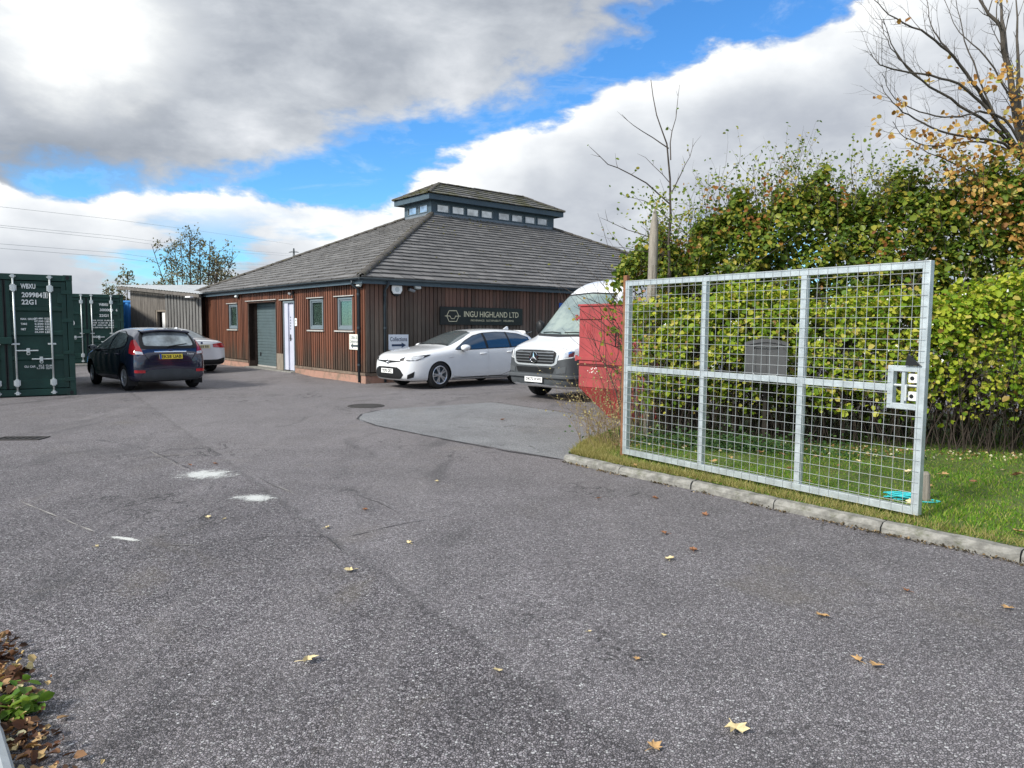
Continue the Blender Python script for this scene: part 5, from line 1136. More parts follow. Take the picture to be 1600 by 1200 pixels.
# ------------------------------------------------------------------ red skip (lidded, tapered base) aligned with the building
redp = mat('faded_red_paint', (.31, .054, .057), .7, 0, .22, 2.2, .15, 25, dirt=((.20, .075, .055), .75), rvar=.2)
redd = mat('red_paint_base', (.30, .034, .036), .7, 0, .25, 2.5, .15, 25, dirt=((.10, .045, .035), .5))
pf = V((1.16, 12.55, 0)); fd = -LD                       # face direction from the left end towards the viewer's right; +RD goes into the depth
skp = thing('waste_skip', 'faded red lidded steel skip with tapered base between the van and the hedge', 'skip', pf, atan2(fd.y, fd.x))
WS, DS, zl, zt = 1.75, 1.55, .52, 1.93                   # local x along the face, local y into the depth
b_ = MB(); b_.box(0, WS, 0, DS, zl, zt-.02); b_.build('box', redp, skp, bevel=.012)
ins = .46
t_ = MB(); lo = [(ins, .30, .0), (WS-ins*.6, .30, .0), (WS-ins*.6, DS-.3, .0), (ins, DS-.3, .0)]; hi = [(.0, .0, zl-.002), (WS, .0, zl-.002), (WS, DS, zl-.002), (0, DS, zl-.002)]
t_.grid([lo, hi], True); t_.poly(lo[::-1]); t_.build('tapered_base', redd, skp)
MB().box(-.02, WS+.02, -.02, DS+.02, zt-.018, zt+.02).build('lid', redp, skp, bevel=.008)
do = MB().box(.035, WS-.1, -.022, -.002, .93, zt-.045).build('door', redp, skp, bevel=.006)
for z in (1.72, 1.02):
    hg = MB(); hg.box(-.03, .56, -.045, -.0225, z-.03, z+.03); hg.tube([(-.03, -.03, z-.05), (-.03, -.03, z+.05)], .025, 8); hg.build('strap_hinge', redp, do, bevel=.005)
hd = MB(); hd.tube([(.93, -.022, 1.46), (.93, -.09, 1.46), (.93, -.09, 1.24), (.93, -.022, 1.24)], .011, 6); hd.build('handle', black, do)
lt = MB(); lt.box(1.06, 1.22, -.06, -.0225, 1.36, 1.40); lt.tube([(1.08, -.05, 1.38), (1.2, -.09, 1.36)], .015, 6); lt.build('latch', black, do)
rb = MB(); rb.box(.0, WS, -.016, -.001, .895, .922); rb.build('seam_strip', mat('dark_red_seam', (.10, .02, .02), .7, 0, .2), skp)
sc = MB(); rr = random.Random(8)
for x0, z0, n in ((.22, .80, 7), (.30, .86, 5)):
    for i in range(n): x = x0+i*.035+rr.uniform(-.01, .01); z = z0+rr.uniform(-.02, .02)-abs(i-3)*.004; w = rr.uniform(.015, .035); sc.poly([(x, -.0035, z), (x+w, -.0035, z-.012), (x+w*1.1, -.0035, z+.008), (x+.005, -.0035, z+.014)])
sc.build('scraped_paint', mat('bare_scrape', (.68, .60, .56), .7, 0, .1, 9), skp)
dr = MB()
for i in range(9): x = .1+i*.06+rr.uniform(-.02, .02); dr.box(x, x+.006, -.0245, -.0225, 1.3+rr.random()*.2, 1.6)
dr.build('paint_runs', redd, do)

# ------------------------------------------------------------------ galvanised mesh gate standing open
ga, gb = gnd(975, 706, .14), gnd(1428, 800, .14); gd_ = (gb-ga); GL = gd_.length
gate = thing('mesh_gate', 'open galvanised steel gate of welded square mesh beside the kerb', 'gate', (ga.x, ga.y, 0), atan2(gd_.y, gd_.x))
zb0, zt0, tb = .115, 2.075, .060
ups = [0, 1.085, 2.185, GL]
st = MB().box(-tb/2, tb/2, 0, tb, zb0, zt0).build('stile', galv, gate, bevel=.004); MB().box(GL-tb/2, GL+tb/2, 0, tb, zb0, zt0).build('stile', galv, gate, bevel=.004)
for u in ups[1:3]: MB().box(u-.027, u+.027, .002, tb-.002, zb0+.06, zt0-.06).build('upright', galv, gate, bevel=.003)
MB().box(tb/2, GL-tb/2, .001, tb-.001, zt0-.06, zt0-.001).build('top_rail', galv, gate, bevel=.003); MB().box(tb/2, GL-tb/2, .001, tb-.001, zb0+.001, zb0+.06).build('bottom_rail', galv, gate, bevel=.003)
lx0 = 2.955
for a, b_ in ((tb/2, ups[1]-.027), (ups[1]+.027, ups[2]-.027), (ups[2]+.027, lx0)): MB().box(a, b_, .004, tb-.004, 1.065, 1.12).build('middle_rail', galv, gate, bevel=.003)
lb = MB(); zz0, zz1 = .93, 1.27
lb.box(lx0, lx0+.045, .0, tb, zz0, zz1); lb.box(lx0+.045, GL-tb/2, .0, tb, zz1-.045, zz1); lb.box(lx0+.045, GL-tb/2, .0, tb, zz0, zz0+.045)
lf = lb.build('lock_frame', galv, gate, bevel=.003)
MB().box(lx0+.105, lx0+.13, .012, .05, zz0+.045, zz1-.045).build('lock_bar', galv, lf)
bo = MB(); bo.tube([(lx0+.04, .03, 1.115), (GL-.03, .03, 1.115)], .010, 8); bo.tube([(lx0+.15, .03, 1.115), (lx0+.15, -.01, 1.115), (lx0+.152, -.015, 1.0)], .011, 8); bo.build('bolt', steelrod, lf)
for z in (1.175, 1.035):
    e = MB(); e.box(GL-.105, GL-tb/2, .02, .034, z-.036, z+.036); e.build('lock_eye', white_p, lf, bevel=.008); MB().lathe([(0, .002), (.017, .002)], 14, frame_mx((GL-.073, .0195, z), (1, 0, 0), (0, 0, 1))).build('eye_hole', black, lf)
pk = MB(); pk.tube([(lx0+.16, -.012, 1.36+.0), (lx0+.19, -.015, 1.34), (lx0+.21, -.012, 1.40), (lx0+.18, -.01, 1.42), (lx0+.16, -.012, 1.36)], .005, 6); pk.prism([(lx0+.14, 1.275), (lx0+.26, 1.275), (lx0+.16, 1.36)], -.0, .02, frame_mx((0, -.0, 0), (1, 0, 0), (0, 0, 1))); pk.build('cover_flap', black, lf)
wire = mat('galvanised_wire', (.46, .49, .495), .42, .45, .15, 20); ms_ = MB(); wr = .0019
nx = int(round(GL/.088)); 
for i in range(nx+1):
    u = i*GL/nx
    if u > GL-.01: u = GL-.012
    rr_ = [(zb0+.004, zt0-.004)] if not (lx0+.02 < u < GL-.035) else [(zb0+.004, zz0+.01), (zz1-.01, zt0-.004)]
    for z0, z1 in rr_: ms_.tube([(u, -.0035, z0), (u, -.0035, z1)], wr, 5, False)
nz = int(round((zt0-zb0)/.086))
for j in range(nz+1):
    z = zb0+.006+j*(zt0-zb0-.012)/nz
    e = GL+.02 if not (zz0+.02 < z < zz1-.02) else lx0+.03
    ms_.tube([(-.02, -.008, z), (e, -.008, z)], wr, 5, False)
ms_.build('mesh_panel', wire, gate)
# hinge post with rusty face
rust = mat('rusty_steel', (.20, .095, .05), .8, .1, .4, 9, .3, 60)
hp = thing('gate_post', 'slim rusty steel post carrying the left edge of the mesh gate', 'post', tuple(ga + gd_.normalized()*(-.075) + V((.045, .03, -.14))), atan2(gd_.y, gd_.x))
MB().box(-.028, .028, -.02, .03, -.1, 2.14).build('shaft', rust, hp, bevel=.004)
for z in (.45, 1.85): MB().tube([(.0, -.005, z), (.075, -.005, z)], .016, 8).build('hinge_pin', galv, hp)
# wooden stop post, blue rope
oldwood = mat('weathered_post_wood', (.26, .235, .20), .9, 0, .3, 7, .6, 40, stretch=(4, 4, .5), dirt=((.12, .13, .08), .5))
p = gnd(1446, 782, .08)
sp_ = thing('stop_post', 'short weathered timber post leaning in the grass behind the free end of the gate', 'post', (p.x, p.y, .06), R_(20))
q = MB(); q.tube([(0, 0, -.1), (-.005, 0, .1), (-.02, 0, .255), (-.022, 0, .27)], [.038, .038, .036, .028], 12); q.build('stake', oldwood, sp_)
ropem = mat('turquoise_rope', (.05, .48, .52), .7, 0, .2, 30, .4, 150)
p = gnd(1408, 783, .08); rr = random.Random(4); pts = []
for i in range(64):
    a = i*.62; r = .075*(1+.35*sin(i*.37)); pts.append((cos(a)*r*1.35, sin(a)*r*.55, .012+.055*abs(sin(i*.23))+rr.uniform(0, .01)))
pts += [(.12, .0, .015), (.20, .02, .012), (.27, .05, .012), (.30, .09, .012), (.26, .13, .012), (.18, .13, .012)]
rp = thing('rope', 'tangled turquoise rope lying on the grass behind the gate corner', 'rope', (p.x, p.y, .076), R_(-25))
cu = MB(); sm = []
for i in range(len(pts)-1):
    for k in range(3): sm.append(V(pts[i]).lerp(V(pts[i+1]), k/3))
cu.tube(sm, .0065, 6); cu.build('strand', ropem, rp, smooth=True)
# tall timber post at the hedge end
p = V((1.86, 9.75, 0)); tp = thing('timber_post', 'tall pointed grey timber post rising through the left end of the hedge', 'post', p)
MB().tube([(0, 0, -.1), (0, 0, 1.2), (.02, 0, 2.75), (.025, 0, 2.95), (.03, 0, 3.13)], [.068, .066, .062, .05, .012], 12).build('shaft', oldwood, tp, smooth=True)
darktimber = mat('dark_stake', (.03, .025, .02), .9)
# grey box in the hedge
p = at(1197, 560, 8.75); gbm = mat('grey_plastic_box', (.075, .077, .08), .55, 0, .12, 4, .1, 60, dirt=((.10, .095, .08), .4))
gx = thing('grey_box', 'grey plastic box with wire handles set in the hedge behind the gate', 'box', (p.x, p.y, .92), R_(-20))
w, d, hh_ = .235, .20, .50
rows = []
for i in range(13):
    t_ = i/12; x = -w+2*w*t_; rows.append((x, .46+.045*sin(pi*t_)))
o = MB().prism([(-w, 0), (w, 0)] + [(x, z) for x, z in rows[::-1]], -d, d, frame_mx((0, 0, 0), (1, 0, 0), (0, 0, 1))); ob = o.build('shell', gbm, gx, bevel=.012)
lid = MB()
lid.grid([[(x*1.05, y, z+dz) for x, z in rows] for y, dz in ((-d-.014, -.035), (-d-.014, .006), (d+.014, .006), (d+.014, -.035))]); lid.build('lid', gbm, gx)
rb = MB()
for x in (-.12, .0, .12): rb.box(x-.006, x+.006, -d-.006, -d-.0005, .03, .42)
rb.build('rib', gbm, ob)
for z, s in ((.40, 1), (.10, -1)): MB().tube([(-.14, -d-.004, z), (-.12, -d-.03, z+.02*s), (.0, -d-.035, z-.02 if s < 0 else z+.02), (.12, -d-.03, z+.02*s), (.14, -d-.004, z)], .005, 6).build('handle', steelrod if s < 0 else black, gx)
MB().box(-.02, .02, .10, .14, -.9, -.002).build('stake', darktimber, gx)
# ------------------------------------------------------------------ vegetation
bark = mat('twig_bark', (.075, .062, .052), .85, 0, .35, 12); bark_g = mat('grey_branch_bark', (.085, .074, .062), .85, 0, .3, 8, .4, 40, dirt=((.09, .10, .06), .4))
darktwig = mat('dark_hedge_twigs', (.045, .035, .028), .9, 0, .4, 9)
def leafcloud(name, P, Nn, size, m, parent, fold=.22, wid=.42, droop=.0, seed=1):
    """P points, Nn outward directions (leaf faces roughly towards them), one folded six point leaf each"""
    r = np.random.default_rng(seed); n = len(P); size = np.broadcast_to(size, n)
    nn = Nn + r.normal(0, .55, (n, 3)); nn /= np.linalg.norm(nn, axis=1)[:, None]
    ax = r.normal(0, 1, (n, 3)); ax[:, 2] -= droop; ax -= (ax*nn).sum(1)[:, None]*nn; ax /= np.linalg.norm(ax, axis=1)[:, None] + 1e-9
    sd_ = np.cross(nn, ax)
    L = size[:, None]; wv = (wid*r.uniform(.8, 1.2, n)*size)[:, None]; up = nn*(fold*r.uniform(.3, 1.3, n)*size)[:, None]*.5
    p0 = P; v = [p0, p0+ax*L*.30+sd_*wv+up, p0+ax*L*.72+sd_*wv*.85+up*.9, p0+ax*L-nn*L*.06, p0+ax*L*.72-sd_*wv*.85+up*.9, p0+ax*L*.30-sd_*wv+up]
    vv = np.stack(v, 1).reshape(-1, 3); b_ = (np.arange(n)*6)[:, None]
    f = np.concatenate([b_+np.array([[0, 1, 2, 3]]), b_+np.array([[0, 3, 4, 5]])], 1).reshape(-1, 4)
    return fast_mesh(name, vv, f, m, parent)
def twigs(mb, p, d, length, r, depth, rnd, up=.1, branch=3, crook=.28, leaves=None, n=5, sp=(.35, .95)):
    pts = [V(p)]; dd = V(d).normalized()
    for i in range(n):
        dd = (dd + V((rnd.gauss(0, crook), rnd.gauss(0, crook), rnd.gauss(0, crook)+up))*.4).normalized(); pts.append(pts[-1] + dd*length/n)
    mb.tube(pts, [r*(1-.72*i/n) for i in range(n+1)], 6 if r > .012 else 4, False)
    if leaves is not None:
        for q in pts[1:]: leaves.append(q)
    if depth > 0:
        for k in range(branch):
            t_ = rnd.uniform(*sp); i = min(n-1, int(t_*n)); q = pts[i].lerp(pts[i+1], t_*n-i); a = (pts[i+1]-pts[i]).normalized()
            s_ = a.cross(V((rnd.gauss(0, 1), rnd.gauss(0, 1), rnd.gauss(0, 1)))).normalized()
            twigs(mb, q, a*.75 + s_*rnd.uniform(.5, .95), length*rnd.uniform(.45, .7), r*.55*(1-t_*.3), depth-1, rnd, up, branch, crook, leaves, n, sp)
    return pts
def fbm(x, y, s): return np.sin(x*2.1+s)*np.cos(y*2.7-s*1.3) + .6*np.sin(x*4.7-y*3.1+s*2.2) + .4*np.sin(x*9.3+y*7.9+s*.7)

# ---- low snowberry hedge: a run along the back of the verge
fr_pts = [V((1.55, 9.55, 0)), V((2.6, 9.30, 0)), V((3.7, 9.05, 0)), V((5.2, 8.62, 0)), V((6.2, 8.30, 0)), V((7.6, 7.8, 0)), V((9.6, 7.0, 0))]
FL = sum((b-a).length for a, b in zip(fr_pts[:-1], fr_pts[1:]))
fd_ = (fr_pts[-1]-fr_pts[0]).normalized(); fn = V((fd_.y, -fd_.x, 0))          # towards the viewer
if fn.y > 0: fn = -fn
snow = thing('low_hedge', 'yellow green low hedge with round leaves and white berries behind the gate and lawn', 'hedge', fr_pts[2] + V((0, .5, .07)))
s_off = -np.array(snow.location)
fr_np = np.array([tuple(along(fr_pts, s)) for s in np.linspace(0, FL, 200)])
def hedge_pts(n, seed):
    r = np.random.default_rng(seed); s = r.uniform(0, 1, n); base = fr_np[(s*199).astype(int)]
    u = s*FL
    top = 1.93 + .10*np.sin(u*1.7) + .08*np.sin(u*4.3+1) - .16*np.clip(1.6-u, 0, 2)
    h = r.beta(1.6, 1.1, n); z = .42 + (top-.42)*h
    bulge = .16*np.sin(z*3.1+u*2.2) + .10*fbm(u*1.3, z*1.6, 2.)
    d = np.abs(r.normal(0, .16, n))**1.0; d[::5] = r.uniform(0, .8, len(d[::5]))
    prof = .16*(1-((z-1.05)/1.05)**2)                                        # fuller belly, thin foot
    dep = -(prof + bulge*.55) + d
    istop = r.random(n) < .28
    z = np.where(istop, top + r.normal(0, .07, n) + .05*fbm(u*2, d, 4.), z); dep = np.where(istop, r.uniform(-.1, .9, n), dep)
    thin = (z < .72) & (r.random(n) > np.clip((z-.3)/.45, .04, 1)**1.5)
    gap = (fbm(u*3.2, z*3.6, 5.) < -.62) & (r.random(n) < .92) & ~istop
    ok = ~thin & ~gap
    P = base - np.outer(dep, np.array([fn.x, fn.y, 0])); P[:, 2] = z
    N_ = np.tile(np.array([fn.x*.75, fn.y*.75, .65]), (n, 1)); N_[istop] = (fn.x*.2, fn.y*.2, 1)
    return P[ok], N_[ok]
snow_m = leafmat('snowberry_leaf', [(0, (.07, .15, .012)), (.3, (.16, .26, .018)), (.6, (.30, .38, .032)), (.82, (.45, .47, .055)), (.95, (.50, .45, .11)), (1, (.25, .13, .05))], .35, .45)
P, N_ = hedge_pts(32000, 3)
leafcloud('foliage', P+s_off, N_, np.clip(np.random.default_rng(5).lognormal(-2.93, .3, len(P)), .024, .095), snow_m, snow, .3, .40, .5, 6)
mb = MB(); rr = random.Random(21)
for i in range(900):
    s = rr.uniform(0, FL); p = along(fr_pts, s) - fn*rr.uniform(-.02, .95) + V(tuple(s_off)) + V((0, 0, .05)); 
    twigs(mb, p, (rr.gauss(0, .25), rr.gauss(0, .25), 1), rr.uniform(.9, 1.75), rr.uniform(.004, .008), 1, rr, .12, 3, .3, None, 5, (.25, .9))
mb.build('stems', darktwig, snow, normals=False)
bm_ = MB(); berry = mat('white_berry', (.82, .82, .78), .5, 0, .05, 30); rb_ = np.random.default_rng(9); pick = rb_.choice(len(P), 150, replace=False)
for i in pick:
    q = P[i]; 
    if q[2] < .9: continue
    for k in range(rb_.integers(1, 5)):
        c = q + s_off + np.array([fn.x, fn.y, 0])*.05 + rb_.normal(0, .016, 3); r = rb_.uniform(.006, .011); bm_.lathe([(0, r), (r*.75, r*.66), (r, 0), (r*.75, -r*.66), (0, -r)], 7, M4.Translation(V(c)))
tag(bm_.build('berries', berry, snow, smooth=True), kind='stuff')

# ---- tall beech hedge behind it
tb0, tb1 = V((1.55, 10.35, 0)), V((9.8, 8.9, 0)); TL = (tb1-tb0).length; tdir = (tb1-tb0).normalized(); tn = V((tdir.y, -tdir.x, 0))
if tn.y > 0: tn = -tn
tall = thing('tall_hedge', 'tall dark green beech hedge with bronze tinted leaves and straggling top shoots', 'hedge', tb0.lerp(tb1, .4) + V((0, .5, .05)))
t_off = -np.array(tall.location)
topu = np.array([0, .35, .9, 1.5, 2.2, 2.9, 3.6, 4.4, 5.2, 6.2, 7.2, 8.6]); topz = np.array([2.3, 2.65, 2.85, 3.12, 3.4, 3.34, 3.36, 3.38, 3.5, 3.55, 3.45, 3.45])
def tall_pts(n, seed, mode):
    r = np.random.default_rng(seed); u = r.uniform(-.25, TL, n); tz = np.interp(u, topu, topz) + .17*np.sin(u*5.3) + .12*np.sin(u*11.7+1) + .08*np.sin(u*23+2) + np.abs(r.normal(0, .10, n))*(r.random(n) < .5)
    h = r.beta(1.25, 1.05, n); z = np.where(r.random(n) < .12, r.uniform(.25, 1.4, n), 1.3 + (tz-1.3)*h)
    lump = .34*fbm(u*1.5, z*1.7, 1.) + .20*fbm(u*3.3, z*3.6, 3.)
    d = np.abs(r.normal(0, .2, n)); d[::3] = r.uniform(0, 1.6, len(d[::3]))
    dep = -.30*lump + d + .30*np.clip((h-.75)/.25, 0, 1)**2
    istop = r.random(n) < .22
    z = np.where(istop, tz - np.abs(r.normal(0, .10, n)), z); dep = np.where(istop, r.uniform(.1, 1.2, n), dep)
    keep = (fbm(u*2.4, z*2.6, 7.) > -1.15) | istop | (r.random(n) < .45) | (d > .3)
    keep &= ~((u < .55) & (r.random(n) < .45)) & ~((u < .45) & (z < 2.15) & (r.random(n) < .93))
    P = np.array(tuple(tb0))[None] + np.outer(u, np.array(tuple(tdir))) - np.outer(dep, np.array([tn.x, tn.y, 0])); P[:, 2] = z
    N_ = np.tile(np.array([tn.x*.7, tn.y*.7, .7]), (n, 1)); N_[istop] = (tn.x*.2, tn.y*.2, 1)
    return P[keep], N_[keep]
beech_m = leafmat('beech_leaf', [(0, (.04, .08, .012)), (.3, (.085, .145, .018)), (.6, (.15, .21, .028)), (.86, (.27, .29, .045)), (.97, (.38, .31, .05)), (1, (.27, .12, .035))], .3, .4)
P, N_ = tall_pts(74000, 4, 0)
leafcloud('foliage', P+t_off, N_, np.clip(np.random.default_rng(6).lognormal(-2.72, .28, len(P)), .03, .12), beech_m, tall, .25, .34, .4, 8)
mb = MB(); rr = random.Random(33); shoot_tips = []
for i in range(150):
    u = rr.uniform(-.2, TL); p = tb0 + tdir*u - tn*rr.uniform(.1, 1.1) + V((0, 0, .05)) + V(tuple(t_off)); twigs(mb, p, (rr.gauss(0, .2), rr.gauss(0, .2), 1), rr.uniform(1.6, 2.8), rr.uniform(.010, .02), 1, rr, .1, 4, .25)
for i in range(330):                                                          # shoots above the clipped line
    u = rr.uniform(.2, TL); z = float(np.interp(u, topu, topz)) - .25; p = tb0 + tdir*u - tn*rr.uniform(.15, .9) + V(tuple(t_off)); p.z = z + t_off[2]
    twigs(mb, p, (rr.gauss(0, .35), rr.gauss(0, .3), 1), rr.uniform(.28, .85)*(1.3 if .9 < u < 3 else 1), .006, 1, rr, .15, 2, .3, shoot_tips, 5)
mb.build('stems', bark, tall, normals=False)
T = np.array([tuple(q) for q in shoot_tips]); r = np.random.default_rng(12); T = T[r.random(len(T)) < .62]; T = np.repeat(T, 2, 0) + r.normal(0, .022, (len(T)*2, 3))
leafcloud('shoot_leaves', T, np.tile([0., -.6, .6], (len(T), 1)), r.uniform(.03, .06, len(T)), beech_m, tall, .25, .34, .3, 9)
# bronze clumps
bronze_m = leafmat('bronze_leaf', [(0, (.16, .05, .018)), (.5, (.27, .12, .03)), (1, (.36, .20, .05))], .35, .5)
cl_ = []
for (u, z, s) in ((1.35, 3.28, .16), (1.75, 3.0, .13), (2.05, 3.45, .14), (3.5, 2.62, .16), (.9, 2.72, .12), (4.7, 3.2, .16), (2.9, 3.35, .1)):
    n = int(20*s/.14); c = np.array(tuple(tb0 + tdir*u + tn*.03)); c[2] = z; cl_.append(c + r.normal(0, s, (n, 3))*np.array([1, .6, .8]))
cl_ = np.concatenate(cl_); leafcloud('bronze_foliage', cl_+t_off, np.tile([tn.x, tn.y, .6], (len(cl_), 1)), r.uniform(.045, .075, len(cl_)), bronze_m, tall, .25, .34, .4, 10)

# ---- bare sapling standing above the left end of the hedge
sap = thing('sapling', 'nearly bare sapling with thin upright twigs above the left end of the tall hedge', 'sapling', (2.25, 10.1, .07)); o0 = V(sap.location)
mb = MB(); rr = random.Random(17); lv = []
Yd = 10.1
def A(px, py, y=Yd): return at(px, py, y) - o0
lim = [([A(1046, 420), A(1048, 340), A(1047, 280), A(1042, 225, 10.0), A(1026, 180, 9.9), A(1017, 125, 9.9)], .020), ([A(1048, 250), A(1050, 205, 10.2), A(1058, 165, 10.3), A(1062, 132, 10.3)], .009), ([A(1045, 232), A(1020, 215), A(990, 196, 9.9), A(972, 179, 9.8)], .009),
       ([A(1048, 320), A(1010, 286, 10), A(965, 262, 9.9), A(938, 245, 9.8), A(921, 229, 9.8)], .011), ([A(1050, 300), A(1065, 270), A(1078, 245, 10.2), A(1083, 216, 10.3)], .009), ([A(1047, 345), A(1020, 322), A(992, 310), A(975, 308)], .007), ([A(1046, 285), A(1020, 258), A(996, 240)], .006),
       ([A(1046, 380), A(1000, 365, 9.9), A(960, 350, 9.8), A(938, 340, 9.7)], .008), ([A(1046, 400), A(1000, 392, 9.9), A(950, 385, 9.8), A(934, 333, 9.7)], .007), ([V((0, 0, -.05)), A(1046, 600)*1, A(1046, 420)], .026)]
for pts, r0 in lim:
    sm = []
    for a, b_ in zip(pts[:-1], pts[1:]): sm += [a, a.lerp(b_, .5) + V((rr.gauss(0, .012), rr.gauss(0, .012), rr.gauss(0, .012)))]
    sm.append(pts[-1]); k = len(sm)
    mb.tube(sm, [r0*(1-.78*i/(k-1)) for i in range(k)] if r0 != .026 else [.026]*k, 6, False)
    if r0 < .02:
        for i in range(1, k-1):
            if rr.random() < .6: d = (sm[i+1]-sm[i]).normalized(); twigs(mb, sm[i], d*.7 + V((rr.gauss(0, .6), rr.gauss(0, .4), rr.uniform(-.1, .7))), rr.uniform(.06, .22), .0035, 0, rr, .1, 0, .2, lv, 3)
mb.build('trunk', bark, sap, normals=False)
T = np.array([tuple(q) for q in lv]); T = T[r.random(len(T)) < .3]; low = np.array([tuple(A(1045+rr.gauss(0, 34), rr.uniform(290, 430), Yd+rr.gauss(-.05, .15))) for _ in range(420)])
T = np.concatenate([T, low]); leafcloud('foliage', T, np.tile([0., -.7, .5], (len(T), 1)), r.uniform(.03, .06, len(T)), beech_m, sap, .25, .36, .3, 14)

# ---- maple beyond the right edge, arching bare limbs and tan leaves
mp_ = thing('maple_tree', 'mostly bare maple with arching limbs and tan autumn leaves at the right edge', 'tree', (8.75, 10.6, .05)); o0 = V(mp_.location)
mb = MB(); rr = random.Random(5); lv = []
def A(px, py, y): return at(px, py, y) - o0
fork = A(1640, 330, 10.6)
trunk = [V((0, 0, -.2)), V((-.02, 0, 1.2)), fork.lerp(V((0, 0, 0)), .35), fork]
mb.tube(trunk, [.17, .15, .13, .12], 12, False)
limbs = [([fork, A(1600, 225, 10.5), A(1585, 165, 10.4), A(1572, 90, 10.3), A(1562, 40, 10.2), A(1538, 14, 10.2), A(1515, -30, 10.2)], .085, 4), ([A(1572, 90, 10.3), A(1566, 30, 10.5), A(1560, -40, 10.6)], .05, 3), ([A(1592, 190, 10.5), A(1590, 90, 10.7), A(1588, -20, 10.8)], .05, 3),
    ([A(1612, 260, 10.5), A(1560, 190, 10.2), A(1528, 140, 10.0), A(1490, 90, 9.8), A(1450, 55, 9.6), A(1400, 30, 9.5), A(1366, 0, 9.4)], .042, 5), ([A(1528, 140, 10.0), A(1480, 75, 9.9), A(1455, 40, 9.9), A(1446, -10, 9.9)], .022, 3),
    ([A(1615, 275, 10.4), A(1560, 205, 10.0), A(1500, 165, 9.7), A(1440, 125, 9.5), A(1400, 80, 9.4), A(1380, 30, 9.3)], .034, 5), ([A(1440, 125, 9.5), A(1405, 90, 9.4), A(1385, 62, 9.3), A(1378, 30, 9.3)], .014, 2),
    ([A(1600, 250, 10.2), A(1560, 190, 9.9), A(1510, 140, 9.7), A(1455, 118, 9.5), A(1395, 108, 9.3), A(1372, 98, 9.2), A(1360, 85, 9.2)], .032, 5), ([A(1620, 290, 10.3), A(1580, 200, 10.0), A(1540, 175, 9.8), A(1500, 182, 9.6), A(1450, 178, 9.5), A(1400, 155, 9.4), A(1378, 115, 9.3)], .028, 4),
    ([A(1630, 300, 10.4), A(1580, 232, 10.0), A(1530, 216, 9.7), A(1470, 205, 9.5), A(1420, 180, 9.4), A(1390, 155, 9.3), A(1378, 132, 9.3)], .030, 5), ([A(1635, 310, 10.5), A(1590, 245, 10.2), A(1530, 222, 9.9), A(1460, 228, 9.6), A(1415, 215, 9.5), A(1395, 190, 9.4)], .026, 4),
    ([A(1630, 320, 10.4), A(1560, 290, 10.0), A(1500, 260, 9.8), A(1450, 238, 9.7), A(1430, 228, 9.7)], .022, 5), ([A(1640, 330, 10.4), A(1580, 330, 10.1), A(1530, 300, 9.9), A(1490, 270, 9.8)], .022, 4), ([A(1600, 225, 10.5), A(1605, 120, 10.4), A(1600, 20, 10.3)], .04, 4), ([A(1560, 190, 9.9), A(1520, 100, 9.9), A(1500, 30, 9.9), A(1490, -20, 9.9)], .018, 4), ([A(1585, 165, 10.4), A(1540, 90, 10.2), A(1500, 50, 10.2), A(1470, -10, 10.2)], .02, 4)]
for pts, r0, nb in limbs:
    sm = []
    for i in range(len(pts)-1):                                    # Catmull-Rom through the guide points
        p0, p1, p2, p3 = pts[max(i-1, 0)], pts[i], pts[i+1], pts[min(i+2, len(pts)-1)]
        for k in range(4):
            t_ = k/4; sm.append(.5*((2*p1) + (p2-p0)*t_ + (2*p0-5*p1+4*p2-p3)*t_*t_ + (3*p1-p0-3*p2+p3)*t_**3) + V((rr.gauss(0, .006), rr.gauss(0, .006), rr.gauss(0, .006))))
    sm.append(pts[-1]); k = len(sm)
    mb.tube(sm, [max(.0042, r0*.74*(1-.88*i/(k-1))) for i in range(k)], 8 if r0 > .03 else 6, False)
    for i in range(3, k-1):
        if rr.random() < .85:
            d = (sm[i+1]-sm[i]).normalized(); s_ = d.cross(V((rr.gauss(0, .4), 1, rr.gauss(0, .4)))).normalized()*(1 if rr.random() < .55 else -1)
            twigs(mb, sm[i], d*.8 + s_*rr.uniform(.35, .8), rr.uniform(.12, .55), max(.003, r0*.11), 1, rr, .14, 3, .22, lv, 4)
mb.build('trunk', bark_g, mp_, normals=False)
maple_m = leafmat('tan_maple_leaf', [(0, (.22, .10, .03)), (.3, (.38, .20, .05)), (.6, (.50, .31, .09)), (.85, (.58, .42, .14)), (1, (.30, .33, .08))], .35, .5)
LVP = np.array([tuple(q) for q in lv])
# leaves hang thickest low on the crown
wz = np.clip(1.15 - (LVP[:, 2]+o0.z-3.2)/1.3, .03, 1)
S1 = LVP[r.random(len(LVP)) < wz*.16]; S1 = np.repeat(S1, 2, 0) + r.normal(0, .035, (len(S1)*2, 3))
cl2 = []
for (px, py, y, s, n) in ((1588, 245, 10.0, .16, 75), (1580, 108, 10.0, .07, 26), (1592, 140, 10.1, .08, 30), (1548, 120, 9.8, .04, 8), (1505, 215, 9.7, .12, 45), (1480, 225, 9.6, .12, 42), (1550, 255, 9.9, .14, 60), (1590, 320, 9.8, .20, 190), (1560, 340, 9.6, .18, 110), (1595, 370, 9.6, .17, 120), (1530, 300, 9.6, .17, 90), (1500, 265, 9.6, .16, 70), (1440, 215, 9.6, .08, 16), (1450, 118, 9.5, .04, 7), (1508, 132, 9.7, .04, 8), (1595, 190, 10.2, .12, 50), (1545, 140, 9.9, .05, 12), (1580, 175, 10.1, .08, 20)):
    cl2.append(np.array(tuple(A(px, py, y))) + r.normal(0, s, (n, 3)))
S1 = np.concatenate([S1] + cl2); leafcloud('foliage', S1, np.tile([-.2, -.7, .5], (len(S1), 1)), r.uniform(.045, .085, len(S1)), maple_m, mp_, .35, .42, .6, 15)

